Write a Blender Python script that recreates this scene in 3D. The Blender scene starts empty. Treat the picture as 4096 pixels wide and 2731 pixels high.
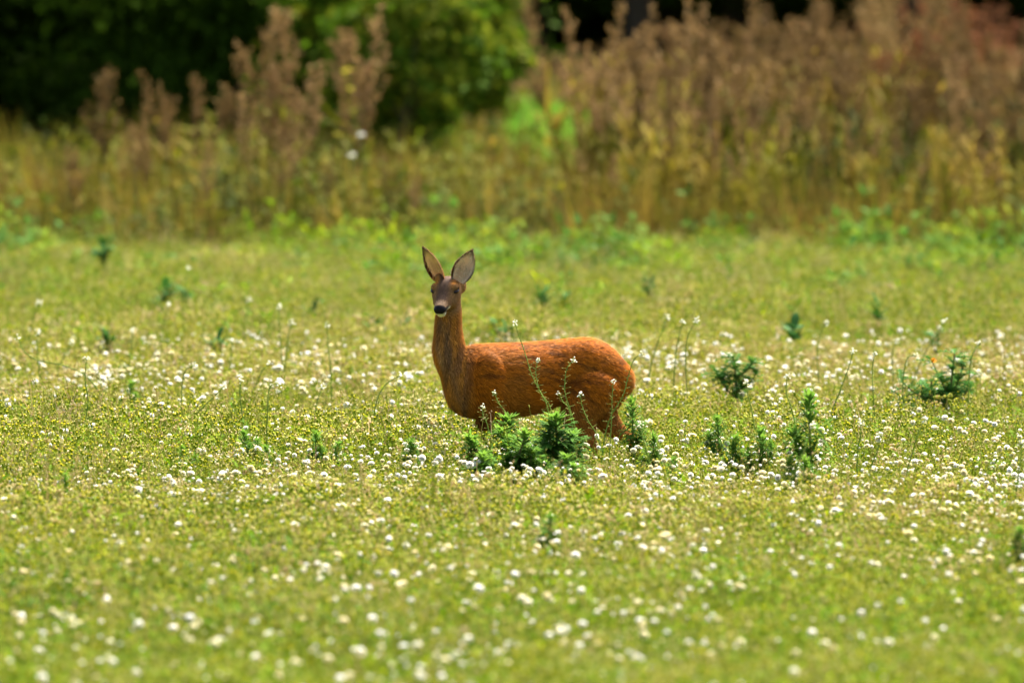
import bpy, math, random
import numpy as np
from mathutils import Vector, Matrix

random.seed(7)
RNG = np.random.default_rng(11)
scene = bpy.context.scene
COL = scene.collection

# ------------------------------------------------------------------ camera
CAM_H, FPX, W, H = 3.2, 11378.0, 1024, 682        # focal length in pixels of the 1024 px frame
D_DEER = 53.3
PITCH = math.atan((H / 2 + 199) / FPX)            # horizon lies 199 px above the frame's top edge
cam_d = bpy.data.cameras.new('camera')
cam_d.lens = 400.0
cam_d.sensor_width = 36.0
cam_d.clip_start, cam_d.clip_end = 0.5, 3000
cam_d.dof.use_dof = True
cam_d.dof.focus_distance = 52.9
cam_d.dof.aperture_fstop = 2.9
cam_d.dof.aperture_blades = 9
cam = bpy.data.objects.new('camera', cam_d)
COL.objects.link(cam)
cam.location = (0, 0, CAM_H)
cam.rotation_euler = (math.pi / 2 - PITCH, 0, 0)
scene.camera = cam
cam['kind'] = 'helper'

# ------------------------------------------------------------------ world, sun, exposure
SUN_EL, SUN_AZ = math.radians(60), math.radians(35)   # azimuth from +Y (behind the wood) towards +X
world = bpy.data.worlds.new('World')
scene.world = world
world.use_nodes = True
wn, wl = world.node_tree.nodes, world.node_tree.links
wn.clear()
sky = wn.new('ShaderNodeTexSky')
sky.sky_type = 'NISHITA'
sky.sun_disc = False
sky.sun_elevation = SUN_EL
sky.sun_rotation = SUN_AZ
sky.air_density, sky.dust_density, sky.ozone_density = 1.0, 5.0, 0.6
bg = wn.new('ShaderNodeBackground')
bg.inputs['Strength'].default_value = 0.095
wo = wn.new('ShaderNodeOutputWorld')
wl.new(sky.outputs[0], bg.inputs[0])
wl.new(bg.outputs[0], wo.inputs[0])
sun_d = bpy.data.lights.new('sun', 'SUN')
sun_d.energy = 4.3
sun_d.angle = math.radians(16)
sun_d.color = (1.0, 0.93, 0.80)
sun = bpy.data.objects.new('sun', sun_d)
COL.objects.link(sun)
sv = Vector((math.sin(SUN_AZ) * math.cos(SUN_EL), math.cos(SUN_AZ) * math.cos(SUN_EL), math.sin(SUN_EL)))
sun.rotation_euler = sv.to_track_quat('Z', 'Y').to_euler()
sun.location = sv * 60

scene.view_settings.view_transform = 'Standard'
scene.view_settings.look = 'None'
scene.view_settings.exposure = 2.05
scene.view_settings.gamma = 1.0
scene.view_settings.use_curve_mapping = False
scene.render.engine = 'CYCLES'
cy = scene.cycles
cy.use_denoising = True
cy.max_bounces, cy.diffuse_bounces, cy.glossy_bounces, cy.transmission_bounces = 5, 3, 2, 3
cy.caustics_reflective = cy.caustics_refractive = False

# ------------------------------------------------------------------ helpers
def unproject(px, py, Y):
    """1024-frame pixel -> world point on the vertical plane at distance Y."""
    cx, cyy = (px - W / 2) / FPX, -(py - H / 2) / FPX
    c, s = math.cos(PITCH), math.sin(PITCH)
    dy, dz = c + cyy * s, -s + cyy * c
    t = Y / dy
    return np.array([cx * t, Y, CAM_H + dz * t])

def depth_of(y4, ztop=0.2):
    """distance at which plant tops of height ztop appear at row y4 (4096 frame)."""
    return FPX * (CAM_H - ztop) / (y4 / 4 + 199)

def tag(o, label=None, cat=None, group=None, kind=None):
    if label: o['label'] = label
    if cat: o['category'] = cat
    if group: o['group'] = group
    if kind: o['kind'] = kind
    return o

class MB:
    """collects vertices / faces / material indices into one mesh"""
    def __init__(self):
        self.v, self.f, self.m = [], [], []
    def add(self, vs, fs, m=0):
        o = len(self.v)
        self.v.extend([tuple(float(c) for c in p) for p in vs])
        self.f.extend([tuple(i + o for i in f) for f in fs])
        self.m.extend([m] * len(fs))
    def tube(self, pts, r0, r1, n=4, m=0):
        pts = [np.asarray(p, float) for p in pts]
        vs, fs = [], []
        k = len(pts)
        for i, p in enumerate(pts):
            t = pts[min(i + 1, k - 1)] - pts[max(i - 1, 0)]
            t = t / (np.linalg.norm(t) + 1e-9)
            a = np.cross(t, (0.31, 0.95, 0.07)); a /= np.linalg.norm(a) + 1e-9
            b = np.cross(t, a)
            r = r0 + (r1 - r0) * i / max(k - 1, 1)
            for j in range(n):
                an = 2 * math.pi * j / n
                vs.append(p + r * (math.cos(an) * a + math.sin(an) * b))
        for i in range(k - 1):
            for j in range(n):
                fs.append((i * n + j, i * n + (j + 1) % n, (i + 1) * n + (j + 1) % n, (i + 1) * n + j))
        fs.append(tuple(range((k - 1) * n, k * n)))
        self.add(vs, fs, m)
    def leaf(self, base, d, length, width, droop=0.3, m=0, seg=2, fold=0.0):
        """lanceolate leaf from base towards d, bending down by droop"""
        base, d = np.asarray(base, float), np.asarray(d, float)
        d = d / (np.linalg.norm(d) + 1e-9)
        s = np.cross(d, (0, 0, 1.0))
        if np.linalg.norm(s) < 1e-3: s = np.array([1.0, 0, 0])
        s /= np.linalg.norm(s)
        n = np.cross(s, d)
        vs, fs = [base], []
        for i in range(1, seg + 1):
            t = i / (seg + 1)
            c = base + d * length * t + np.array([0, 0, -droop * length * t * t])
            w = width * math.sin(math.pi * (0.15 + 0.75 * t)) * 0.5
            vs += [c - s * w + n * fold * w, c + s * w + n * fold * w]
        vs.append(base + d * length + np.array([0, 0, -droop * length]))
        fs.append((0, 2, 1))
        for i in range(seg - 1):
            a = 1 + 2 * i
            fs.append((a, a + 1, a + 3, a + 2))
        a = 1 + 2 * (seg - 1)
        fs.append((a, a + 1, len(vs) - 1))
        self.add(vs, fs, m)
    def blob(self, c, r, m=0, sz=1.0):
        c = np.asarray(c, float)
        vs = [c + r * np.array(p) for p in ((1, 0, 0), (-1, 0, 0), (0, 1, 0), (0, -1, 0), (0, 0, sz), (0, 0, -sz))]
        self.add(vs, [(0, 2, 4), (2, 1, 4), (1, 3, 4), (3, 0, 4), (2, 0, 5), (1, 2, 5), (3, 1, 5), (0, 3, 5)], m)
    def mesh(self, name, mats, smooth=False):
        me = bpy.data.meshes.new(name)
        me.from_pydata(self.v, [], self.f)
        for mt in mats: me.materials.append(mt)
        if len(mats) > 1: me.polygons.foreach_set('material_index', self.m)
        if smooth: me.polygons.foreach_set('use_smooth', [True] * len(self.f))
        me.update()
        return me

def obj(name, me, parent=None, loc=None):
    o = bpy.data.objects.new(name, me)
    if parent is not None and name in ('leaves', 'pods', 'crown', 'foliage', 'flower_cluster'): o['kind'] = 'stuff'   # pieces too small to pick apart
    COL.objects.link(o)
    if parent is not None: o.parent = parent
    if loc is not None: o.location = loc
    return o

def empty(name, loc, rz=0.0, sc=1.0):
    o = bpy.data.objects.new(name, None)
    o.empty_display_size = 0.1
    COL.objects.link(o)
    o.location = loc
    o.rotation_euler = (0, 0, rz)
    o.scale = (sc, sc, sc)
    return o

def catmull(P, n):
    P = np.asarray(P, float); k = len(P)
    t = np.linspace(0, k - 1, n); i = np.minimum(t.astype(int), k - 2); f = (t - i)[:, None]
    p0, p1, p2, p3 = P[np.maximum(i - 1, 0)], P[i], P[i + 1], P[np.minimum(i + 2, k - 1)]
    return 0.5 * (2 * p1 + (p2 - p0) * f + (2 * p0 - 5 * p1 + 4 * p2 - p3) * f ** 2 + (3 * p1 - p0 - 3 * p2 + p3) * f ** 3)

def vnoise(x, y, seed=0, cell=1.0):
    """smooth value noise in [0,1], vectorised"""
    r = np.random.default_rng(seed).random((257, 257))
    x, y = np.asarray(x) / cell, np.asarray(y) / cell
    xi, yi = np.floor(x).astype(int), np.floor(y).astype(int)
    fx, fy = x - xi, y - yi
    fx, fy = fx * fx * (3 - 2 * fx), fy * fy * (3 - 2 * fy)
    g = lambda a, b: r[a % 256, b % 256]
    return (g(xi, yi) * (1 - fx) + g(xi + 1, yi) * fx) * (1 - fy) + (g(xi, yi + 1) * (1 - fx) + g(xi + 1, yi + 1) * fx) * fy

def mat(name, cols, rough=0.7, transl=0.3, noise=None, spec=0.06):
    """plant material: colour picked per object/instance from cols (linear), part of the light shines through"""
    m = bpy.data.materials.new(name)
    m.use_nodes = True
    nt = m.node_tree; n, l = nt.nodes, nt.links
    n.clear()
    out = n.new('ShaderNodeOutputMaterial')
    pb = n.new('ShaderNodeBsdfPrincipled')
    pb.inputs['Roughness'].default_value = rough
    pb.inputs['Specular IOR Level'].default_value = spec
    if len(cols) == 1:
        rgb = n.new('ShaderNodeRGB'); rgb.outputs[0].default_value = (*cols[0], 1); csock = rgb.outputs[0]
    else:
        oi = n.new('ShaderNodeObjectInfo')
        ramp = n.new('ShaderNodeValToRGB')
        e = ramp.color_ramp.elements
        while len(e) < len(cols): e.new(0.5)
        for i, c in enumerate(cols):
            e[i].position = i / (len(cols) - 1); e[i].color = (*c, 1)
        fac = oi.outputs['Random']
        if noise:
            geo = n.new('ShaderNodeNewGeometry')
            nz = n.new('ShaderNodeTexNoise'); nz.inputs['Scale'].default_value = noise; nz.inputs['Detail'].default_value = 2
            l.new(geo.outputs['Position'], nz.inputs['Vector'])
            mx = n.new('ShaderNodeMath'); mx.operation = 'MULTIPLY_ADD'
            l.new(nz.outputs[0], mx.inputs[0]); mx.inputs[1].default_value = 1.4
            ad = n.new('ShaderNodeMath'); ad.operation = 'MULTIPLY_ADD'
            l.new(fac, ad.inputs[0]); ad.inputs[1].default_value = 0.6; ad.inputs[2].default_value = -0.5
            l.new(ad.outputs[0], mx.inputs[2])
            fac = mx.outputs[0]
        l.new(fac, ramp.inputs[0]); csock = ramp.outputs[0]
    l.new(csock, pb.inputs['Base Color'])
    if transl > 0:
        tr = n.new('ShaderNodeBsdfTranslucent'); l.new(csock, tr.inputs['Color'])
        mix = n.new('ShaderNodeMixShader'); mix.inputs[0].default_value = transl
        l.new(pb.outputs[0], mix.inputs[1]); l.new(tr.outputs[0], mix.inputs[2])
        l.new(mix.outputs[0], out.inputs[0])
    else:
        l.new(pb.outputs[0], out.inputs[0])
    return m

def scatter(name, protos, P, rot, sc, ix, label, cat):
    """ONE 'stuff' object: the prototype meshes set on the given points by geometry nodes"""
    pc = bpy.data.collections.new(name + '_kinds')
    for i, me in enumerate(protos):
        pc.objects.link(bpy.data.objects.new('%s_kind_%02d' % (name, i), me))
    N = len(P)
    me = bpy.data.meshes.new(name)
    me.vertices.add(N)
    me.vertices.foreach_set('co', np.asarray(P, np.float32).ravel())
    a = me.attributes.new('rot', 'FLOAT_VECTOR', 'POINT'); a.data.foreach_set('vector', np.asarray(rot, np.float32).ravel())
    sc = np.asarray(sc, np.float32)
    if sc.ndim == 1: sc = np.repeat(sc[:, None], 3, 1)
    a = me.attributes.new('sca', 'FLOAT_VECTOR', 'POINT'); a.data.foreach_set('vector', sc.ravel())
    a = me.attributes.new('ix', 'INT', 'POINT'); a.data.foreach_set('value', np.asarray(ix, np.int32))
    o = obj(name, me)
    ng = bpy.data.node_groups.new(name + '_nodes', 'GeometryNodeTree')
    ng.interface.new_socket('Geometry', in_out='INPUT', socket_type='NodeSocketGeometry')
    ng.interface.new_socket('Geometry', in_out='OUTPUT', socket_type='NodeSocketGeometry')
    n, l = ng.nodes, ng.links
    gi, go = n.new('NodeGroupInput'), n.new('NodeGroupOutput')
    iop = n.new('GeometryNodeInstanceOnPoints')
    ci = n.new('GeometryNodeCollectionInfo')
    ci.inputs['Collection'].default_value = pc
    ci.inputs['Separate Children'].default_value = True
    ci.inputs['Reset Children'].default_value = True
    def attr(nm, ty):
        q = n.new('GeometryNodeInputNamedAttribute'); q.data_type = ty; q.inputs['Name'].default_value = nm
        return q.outputs['Attribute']
    e2r = n.new('FunctionNodeEulerToRotation')
    l.new(attr('rot', 'FLOAT_VECTOR'), e2r.inputs[0])
    l.new(gi.outputs[0], iop.inputs['Points'])
    l.new(ci.outputs[0], iop.inputs['Instance'])
    iop.inputs['Pick Instance'].default_value = True
    l.new(attr('ix', 'INT'), iop.inputs['Instance Index'])
    l.new(e2r.outputs[0], iop.inputs['Rotation'])
    l.new(attr('sca', 'FLOAT_VECTOR'), iop.inputs['Scale'])
    l.new(iop.outputs[0], go.inputs[0])
    md = o.modifiers.new('scatter', 'NODES'); md.node_group = ng
    return tag(o, label, cat, kind='stuff')

def rand_rot(N, tilt=0.15):
    r = RNG.normal(0, tilt, (N, 3)); r[:, 2] = RNG.random(N) * 2 * math.pi
    return r

def field_points(n, y0, y1, side=1.3, slope=0.0465):
    """random points over the wedge of ground in and beside the view, even per square metre"""
    Y = np.sqrt(RNG.random(n * 2) * (y1 * y1 - y0 * y0) + y0 * y0) if y0 > 0 else RNG.random(n * 2) * y1
    hw = slope * Y + side
    keep = RNG.random(n * 2) < hw / Y / ((slope * y0 + side) / y0)
    Y, hw = Y[keep][:n], hw[keep][:n]
    X = (RNG.random(len(Y)) * 2 - 1) * hw
    return np.stack([X, Y, np.zeros_like(X)], 1)

# ------------------------------------------------------------------ ground
def make_ground():
    m = bpy.data.materials.new('meadow_soil'); m.use_nodes = True
    n, l = m.node_tree.nodes, m.node_tree.links
    pb = n['Principled BSDF']; pb.inputs['Roughness'].default_value = 0.95
    geo = n.new('ShaderNodeNewGeometry')
    nz = n.new('ShaderNodeTexNoise'); nz.inputs['Scale'].default_value = 1.7; nz.inputs['Detail'].default_value = 8
    l.new(geo.outputs['Position'], nz.inputs['Vector'])
    rp = n.new('ShaderNodeValToRGB'); e = rp.color_ramp.elements
    e[0].position, e[0].color = 0.35, (0.07, 0.075, 0.02, 1)
    e[1].position, e[1].color = 0.68, (0.15, 0.16, 0.045, 1)
    l.new(nz.outputs[0], rp.inputs[0]); l.new(rp.outputs[0], pb.inputs['Base Color'])
    nx, ny = 90, 120
    xs = np.sign(np.linspace(-1, 1, nx)) * np.abs(np.linspace(-1, 1, nx)) ** 2.2 * 900
    ys = np.concatenate([np.linspace(-60, 30, 8), np.linspace(32, 160, 90), np.linspace(165, 1800, 22)])
    vs = [(x, y, 0.03 * math.sin(x * 1.3 + y * 0.7) * math.sin(y * 0.9 - x * 0.4) - 0.03) for y in ys for x in xs]
    fs = [(j * nx + i, j * nx + i + 1, (j + 1) * nx + i + 1, (j + 1) * nx + i) for j in range(len(ys) - 1) for i in range(nx - 1)]
    b = MB(); b.add(vs, fs)
    o = obj('ground', b.mesh('ground', [m], True))
    tag(o, 'wide flat meadow soil under the flowering herbs', 'ground', kind='structure')
make_ground()

# ------------------------------------------------------------------ materials
M = {}
M['leaf_y'] = mat('herb_leaf', [(0.115, 0.185, 0.003), (0.20, 0.265, 0.005), (0.30, 0.33, 0.010)], transl=0.4, noise=0.35)
M['leaf_g'] = mat('green_leaf', [(0.055, 0.13, 0.003), (0.105, 0.195, 0.005), (0.18, 0.265, 0.008)], transl=0.4, noise=0.4)
M['stem'] = mat('herb_stem', [(0.16, 0.23, 0.015), (0.25, 0.31, 0.03), (0.28, 0.26, 0.05)], transl=0.15)
M['yellow'] = mat('yellow_floret', [(0.55, 0.46, 0.008), (0.62, 0.55, 0.015), (0.50, 0.47, 0.03)], transl=0.25)
M['bud'] = mat('pale_bud', [(0.33, 0.38, 0.03), (0.50, 0.48, 0.10), (0.62, 0.52, 0.26)], transl=0.2)
M['dry'] = mat('dry_stalk', [(0.42, 0.34, 0.09), (0.56, 0.43, 0.17), (0.60, 0.43, 0.25)], transl=0.3)
M['fluff'] = mat('seed_fluff', [(0.90, 0.89, 0.85), (0.92, 0.90, 0.86), (0.88, 0.84, 0.64), (0.78, 0.70, 0.42)], rough=0.9, transl=0.6, spec=0.1)
M['fluff_core'] = mat('seed_core', [(0.55, 0.50, 0.38)], transl=0.1)
M['feather'] = mat('feathery_leaf', [(0.065, 0.165, 0.022), (0.090, 0.200, 0.024), (0.095, 0.21, 0.020)], transl=0.45)
M['feather_tip'] = mat('backlit_tip_leaf', [(0.135, 0.265, 0.030), (0.17, 0.300, 0.034)], transl=0.4)  # tip leaves coloured lighter, backlight put into the colour
M['fstem'] = mat('weed_stem', [(0.11, 0.14, 0.035), (0.16, 0.13, 0.05)], transl=0.0)
M['dark_leaf'] = mat('dark_broad_leaf', [(0.035, 0.105, 0.016), (0.045, 0.12, 0.016), (0.035, 0.10, 0.024)], transl=0.25)
M['blue_leaf'] = mat('blue_green_leaf', [(0.045, 0.125, 0.022), (0.07, 0.165, 0.020), (0.14, 0.21, 0.012)], transl=0.35, noise=0.5)
M['purse_stem'] = mat('purse_stem', [(0.12, 0.20, 0.03), (0.17, 0.23, 0.04)], transl=0.1)
M['purse_pod'] = mat('purse_pod', [(0.17, 0.22, 0.04), (0.30, 0.32, 0.08), (0.16, 0.12, 0.04)], transl=0.25)
M['petal'] = mat('white_petal', [(0.78, 0.78, 0.62), (0.80, 0.80, 0.72)], transl=0.25)
M['orange'] = mat('orange_flower', [(0.75, 0.30, 0.01)], transl=0.2)
M['dock'] = mat('rusty_seed', [(0.14, 0.086, 0.030), (0.25, 0.155, 0.056), (0.34, 0.220, 0.092), (0.21, 0.120, 0.048)], transl=0.2)
M['dock_red'] = mat('red_seed', [(0.24, 0.090, 0.035), (0.21, 0.10, 0.05)], transl=0.2)
M['dock_stem'] = mat('dock_stem', [(0.05, 0.035, 0.014), (0.09, 0.060, 0.025)], transl=0.0)
M['dock_leaf'] = mat('dock_leaf', [(0.022, 0.036, 0.003), (0.065, 0.080, 0.005), (0.16, 0.150, 0.010), (0.24, 0.165, 0.024), (0.09, 0.10, 0.006)], transl=0.35)
M['under'] = mat('undergrowth_leaf', [(0.014, 0.034, 0.003), (0.045, 0.072, 0.004), (0.135, 0.135, 0.010), (0.07, 0.10, 0.005)], transl=0.35, noise=0.5)
M['under_dry'] = mat('undergrowth_dry', [(0.085, 0.052, 0.012), (0.26, 0.185, 0.036), (0.15, 0.085, 0.022), (0.20, 0.17, 0.022)], transl=0.3)
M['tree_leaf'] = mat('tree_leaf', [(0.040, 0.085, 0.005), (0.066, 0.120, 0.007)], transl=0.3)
M['bush_leaf'] = mat('bush_leaf', [(0.062, 0.125, 0.006), (0.085, 0.155, 0.008)], transl=0.4)
M['bush_leaf2'] = mat('pale_bush_leaf', [(0.13, 0.165, 0.010), (0.18, 0.18, 0.014)], transl=0.4)
M['thistle'] = mat('thistle_leaf', [(0.05, 0.15, 0.022), (0.06, 0.165, 0.03)], transl=0.35)
M['turf'] = mat('turf_leaf', [(0.07, 0.20, 0.008), (0.11, 0.26, 0.010)], transl=0.4)
M['bark'] = mat('bark', [(0.06, 0.045, 0.03)], rough=0.95, transl=0.0)
M['yel_leaf'] = mat('yellowed_leaf', [(0.36, 0.30, 0.02)], transl=0.35)

U = lambda a, b: random.uniform(a, b)
def rdir(el0, el1, az=None):
    az = U(0, 2 * math.pi) if az is None else az
    el = U(el0, el1)
    return np.array([math.cos(az) * math.cos(el), math.sin(az) * math.cos(el), math.sin(el)])

# ------------------------------------------------------------------ meadow herb clumps (prototypes)
def herb_clump(kind, seed):
    random.seed(seed)
    b = MB()
    mats = [M['leaf_g' if kind in ('green', 'grass') else 'leaf_y'], M['stem'], M['yellow'], M['bud'], M['dry']]
    if kind == 'grass':
        for _ in range(30):
            p = np.array([U(-.07, .07), U(-.07, .07), -.01])
            b.leaf(p, rdir(.9, 1.5), U(.10, .24), U(.004, .008), U(0, .35), 0, 3)
        for _ in range(3):
            p = np.array([U(-.05, .05), U(-.05, .05), -.01]); d = rdir(1.2, 1.5)
            b.tube([p, p + d * U(.16, .26)], .0016, .001, 3, 1)
            for k in range(3): b.blob(p + d * U(.2, .26), .004, 3, 1.5)
        return b.mesh('herb_' + kind, mats)
    if kind == 'stalk':
        for _ in range(7):
            p = np.array([U(-.06, .06), U(-.06, .06), -.01]); d = rdir(1.15, 1.5); h = U(.22, .40); bend = rdir(0, .2) * U(.01, .05)
            C = catmull([p, p + d * h * .55, p + d * h + bend], 7)
            b.tube(C, .0020, .0010, 3, 1 if random.random() < .6 else 4)
            for k in range(12):
                q = C[min(6, int(U(3.2, 7)))] + rdir(-.3, 1.0) * U(.003, .012)
                b.blob(q, U(.002, .0042), random.choice((1, 3, 4)), 1.4)
            for k in range(3): b.leaf(p + d * h * U(.05, .4), rdir(.7, 1.4), U(.08, .18), .006, .4, 0, 3)
        return b.mesh('herb_' + kind, mats)
    if kind == 'dry':
        for _ in range(11):
            p = np.array([U(-.07, .07), U(-.07, .07), -.01]); d = rdir(1.0, 1.5); h = U(.12, .25)
            tip = p + d * h
            b.tube([p, p + d * h * .5 + rdir(0, .2) * .01, tip], .0022, .0014, 3, 4)
            for k in range(5):
                q = tip + rdir(-.3, .8) * U(.008, .03)
                b.blob(q, U(.004, .0075), 3 if random.random() < .7 else 4, 1.2)
        for _ in range(10):
            b.leaf((U(-.06, .06), U(-.06, .06), U(0, .14)), rdir(.0, 1.0), U(.03, .07), U(.006, .012), .2, 4 if random.random() < .5 else 0, 1)
        return b.mesh('herb_' + kind, mats)
    ns = 6 if kind == 'yellow' else 5
    for _ in range(ns):
        p = np.array([U(-.07, .07), U(-.07, .07), -.01]); d = rdir(1.05, 1.5); h = U(.13, .25)
        top = p + d * h
        b.tube([p, p + d * h * .5 + rdir(0, .3) * .008, top], .0026, .0016, 3, 1)
        for k in range(7):                                     # lobed leaves along the stem
            t = U(.2, .95); q = p + d * h * t; az = U(0, 6.28)
            L = U(.03, .065); dd = rdir(-.1, .8, az)
            b.leaf(q, dd, L, L * .28, U(.1, .5), 0, 1)
            for s in (-1, 1):
                b.leaf(q + dd * L * .45, rdir(-.1, .6, az + s * .9), L * .45, L * .16, .2, 0, 1)
        nb = (4 if kind == 'yellow' else 1)
        for k in range(nb):                                    # flower heads at the branch tips
            e = top + rdir(.1, 1.3) * U(.012, .04)
            b.tube([top, e], .0011, .001, 3, 1)
            r = U(.0030, .0047)
            b.tube([e, e + np.array([U(-.002, .002), U(-.002, .002), .010])], r * .8, r * .75, 5, 0 if random.random() < .7 else 3)
            c = random.random()
            b.blob(e + np.array([0, 0, .011]), r * (1.15 if c < .75 else 1.0), 2 if c < .5 else 3, .7)
    if kind == 'green':
        for _ in range(16):
            b.leaf((U(-.08, .08), U(-.08, .08), U(0, .1)), rdir(.2, 1.3), U(.05, .12), U(.010, .02), .4, 0, 2)
    return b.mesh('herb_' + kind, mats)

KINDS = ['yellow', 'yellow', 'yellow', 'yellow', 'green', 'green', 'green', 'dry', 'dry', 'dry', 'grass', 'grass', 'stalk', 'stalk']
herb_protos = [herb_clump(k, 100 + i) for i, k in enumerate(KINDS)]

def meadow():
    N = 40000
    P = field_points(N, 34.5, 79.5, 1.6)
    N = len(P)
    X, Y = P[:, 0], P[:, 1]
    n1 = vnoise(X + 50, Y * 0.6, 3, 1.1); n2 = vnoise(X + 90, Y * 0.5, 5, 0.45); n3 = vnoise(X + 20, Y * .4, 8, 2.0)
    sx = X / (0.045 * Y)                                        # -1 .. 1 across the field
    dry = np.exp(-((Y - 60.8) / 2.6) ** 2) * (1.35 + 0.8 * sx) + np.exp(-((Y - 48.6) / 1.5) ** 2) * 0.34 + 0.10 * np.clip((Y - 44) / 4, .2, 1)
    dry = dry + 0.5 * np.maximum(n1 - 0.62, 0) * 2
    green = 0.30 + 0.55 * np.clip((Y - 63) / 8, 0, 1) + 0.55 * np.clip((48 - Y) / 5, 0, 1) + 0.7 * np.maximum(n3 - .6, 0)
    grass = 0.12 + 0.40 * np.clip((48 - Y) / 4, 0, 1) + 0.45 * np.maximum(n2 - .6, 0) * 2 + 0.25 * np.clip((Y - 63) / 6, 0, 1)
    yel = 0.62 - 0.35 * np.clip((Y - 61) / 6, 0, 1) + 0.5 * (n2 - .4)
    w = np.maximum(np.stack([yel, green, dry, grass], 1), 0.02)
    w /= w.sum(1, keepdims=True)
    c = np.cumsum(w, 1)
    k = (RNG.random(N)[:, None] > c).sum(1).clip(0, 3)
    ix = np.where(k == 0, RNG.integers(0, 4, N), np.where(k == 1, RNG.integers(4, 7, N), np.where(k == 2, RNG.integers(7, 10, N), RNG.integers(10, 12, N))))
    ix = np.where(RNG.random(N) < .03 + .05 * np.clip((Y - 45) / 4, 0, 1), RNG.integers(12, 14, N), ix)
    s = (0.50 + 0.42 * vnoise(X, Y * .7, 21, .45) + .36 * vnoise(X + 9, Y * .5, 22, 1.6)) * RNG.uniform(.72, 1.22, N)
    s = s * (1 + .50 * np.exp(-((X + .08) / .33) ** 4 - ((Y - 52.5) / .55) ** 2))
    s = s * (1 - .12 * np.exp(-((X - .38) / .30) ** 2 - ((Y - 52.5) / .5) ** 2))
    near_deer = (np.abs(X - .15) < .75) & (np.abs(Y - D_DEER - .05) < .32)
    keep = ~(near_deer & (RNG.random(N) < .35))
    scatter('meadow_herbs', herb_protos, P[keep], rand_rot(keep.sum(), .12), s[keep], ix[keep],
            'dense low meadow of yellow-flowered green herbs and dry stalks', 'meadow herbs')
meadow()

# ------------------------------------------------------------------ white seed heads
def fluff_ball(seed, r=.0112):
    random.seed(seed)
    b = MB()
    b.blob((0, 0, 0), r * .40, 0)
    n = 95
    for i in range(n):
        z = 1 - 2 * (i + .5) / n
        if z < -.82: continue
        a = i * 2.39996
        q = math.sqrt(1 - z * z)
        d = np.array([q * math.cos(a), q * math.sin(a), z]) + np.array([U(-.12, .12) for _ in range(3)])
        d /= np.linalg.norm(d)
        R = r * U(.85, 1.12)
        t = np.cross(d, (U(-1, 1), U(-1, 1), U(-1, 1))); t /= np.linalg.norm(t) + 1e-9
        t2 = np.cross(d, t)
        w = r * .30
        c = d * R
        b.add([d * r * .25, c + t * w, c - t * w * .6 + t2 * w, c - t * w * .6 - t2 * w], [(0, 1, 2), (0, 2, 3), (0, 3, 1)], 0)
    return b
ball_meshes = [fluff_ball(40 + i).mesh('seed_head', [M['fluff'], M['fluff_core']]) for i in range(3)]
stem_meshes = []
for i in range(3):
    random.seed(60 + i); b = MB()
    b.tube([(U(-.03, .03), U(-.03, .03), -.23), (U(-.01, .01), U(-.01, .01), -.1), (0, 0, -.003)], .0020, .0013, 4)
    stem_meshes.append(b.mesh('stem', [M['stem']]))
both_meshes = []
for i in range(3):
    b = fluff_ball(40 + i); random.seed(70 + i)
    b.tube([(U(-.06, .06), U(-.06, .06), -.55), (U(-.01, .01), U(-.01, .01), -.2), (0, 0, -.003)], .0020, .0013, 3, 2)
    both_meshes.append(b.mesh('seed_heads', [M['fluff'], M['fluff_core'], M['stem']]))

def seed_heads():
    N = 86000
    P = field_points(N, 36.0, 68, 1.4)
    X, Y = P[:, 0], P[:, 1]
    sx = X / (.045 * Y)
    clus = vnoise(X + 7, Y * .5, 31, .35) * .6 + vnoise(X + 3, Y * .5, 33, .9) * .6
    dens = 0.14 + 0.55 * np.exp(-((Y - 60.2) / 2.6) ** 2) * (0.70 + .10 * sx) + 0.34 * np.exp(-((Y - 50.5) / 2.4) ** 2) - 0.16 * np.clip((Y - 62) / 3, 0, 1)
    keep = RNG.random(len(P)) < dens * np.clip((clus - .22) * 1.5, 0.10, 1.1) * 0.95
    P = P[keep]
    P[:, 2] = RNG.uniform(.16, .245, len(P))
    inv = np.abs(P[:, 0] / P[:, 1]) < 0.0445
    dep = np.array([FPX * (CAM_H - z) / y - 199 for y, z in zip(P[:, 1], P[:, 2])])
    inv &= dep < 680
    order = np.argsort(np.where(inv, P[:, 1], 999))
    things = order[:300]
    rest = np.setdiff1d(np.arange(len(P)), things)
    sc = .42 + .98 * RNG.random(len(P)) ** 2.2
    for q, i in enumerate(things):
        s = float(sc[i]); z = float(P[i, 2])
        r = empty('seed_head_flower', (P[i, 0], P[i, 1], -.02), U(0, 6.28))
        h = obj('seed_head', ball_meshes[q % 3], r, (0, 0, z + .02)); h.scale = (s * U(.8, 1.2), s, s * U(.6, 1))
        st = obj('stem', stem_meshes[q % 3], r, (0, 0, z + .02)); st.scale = (1, 1, (z + .02) / .23)
        tag(r, 'white fluffy seed head on a thin stem in the blurred near meadow', 'seed head', 'white seed heads in the near meadow')
    R = P[rest]
    scatter('meadow_seed_heads', both_meshes, R, rand_rot(len(R), .25), sc[rest][:, None] * RNG.uniform([.75, .75, .6], [1.3, 1.3, 1.05], (len(R), 3)), RNG.integers(0, 3, len(R)),
            'countless small white seed heads dotted over the farther meadow', 'seed heads')
    print('seed heads', len(P))
seed_heads()

# ------------------------------------------------------------------ the deer
def smooth_arr(a):
    return np.asarray(a, float)

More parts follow.
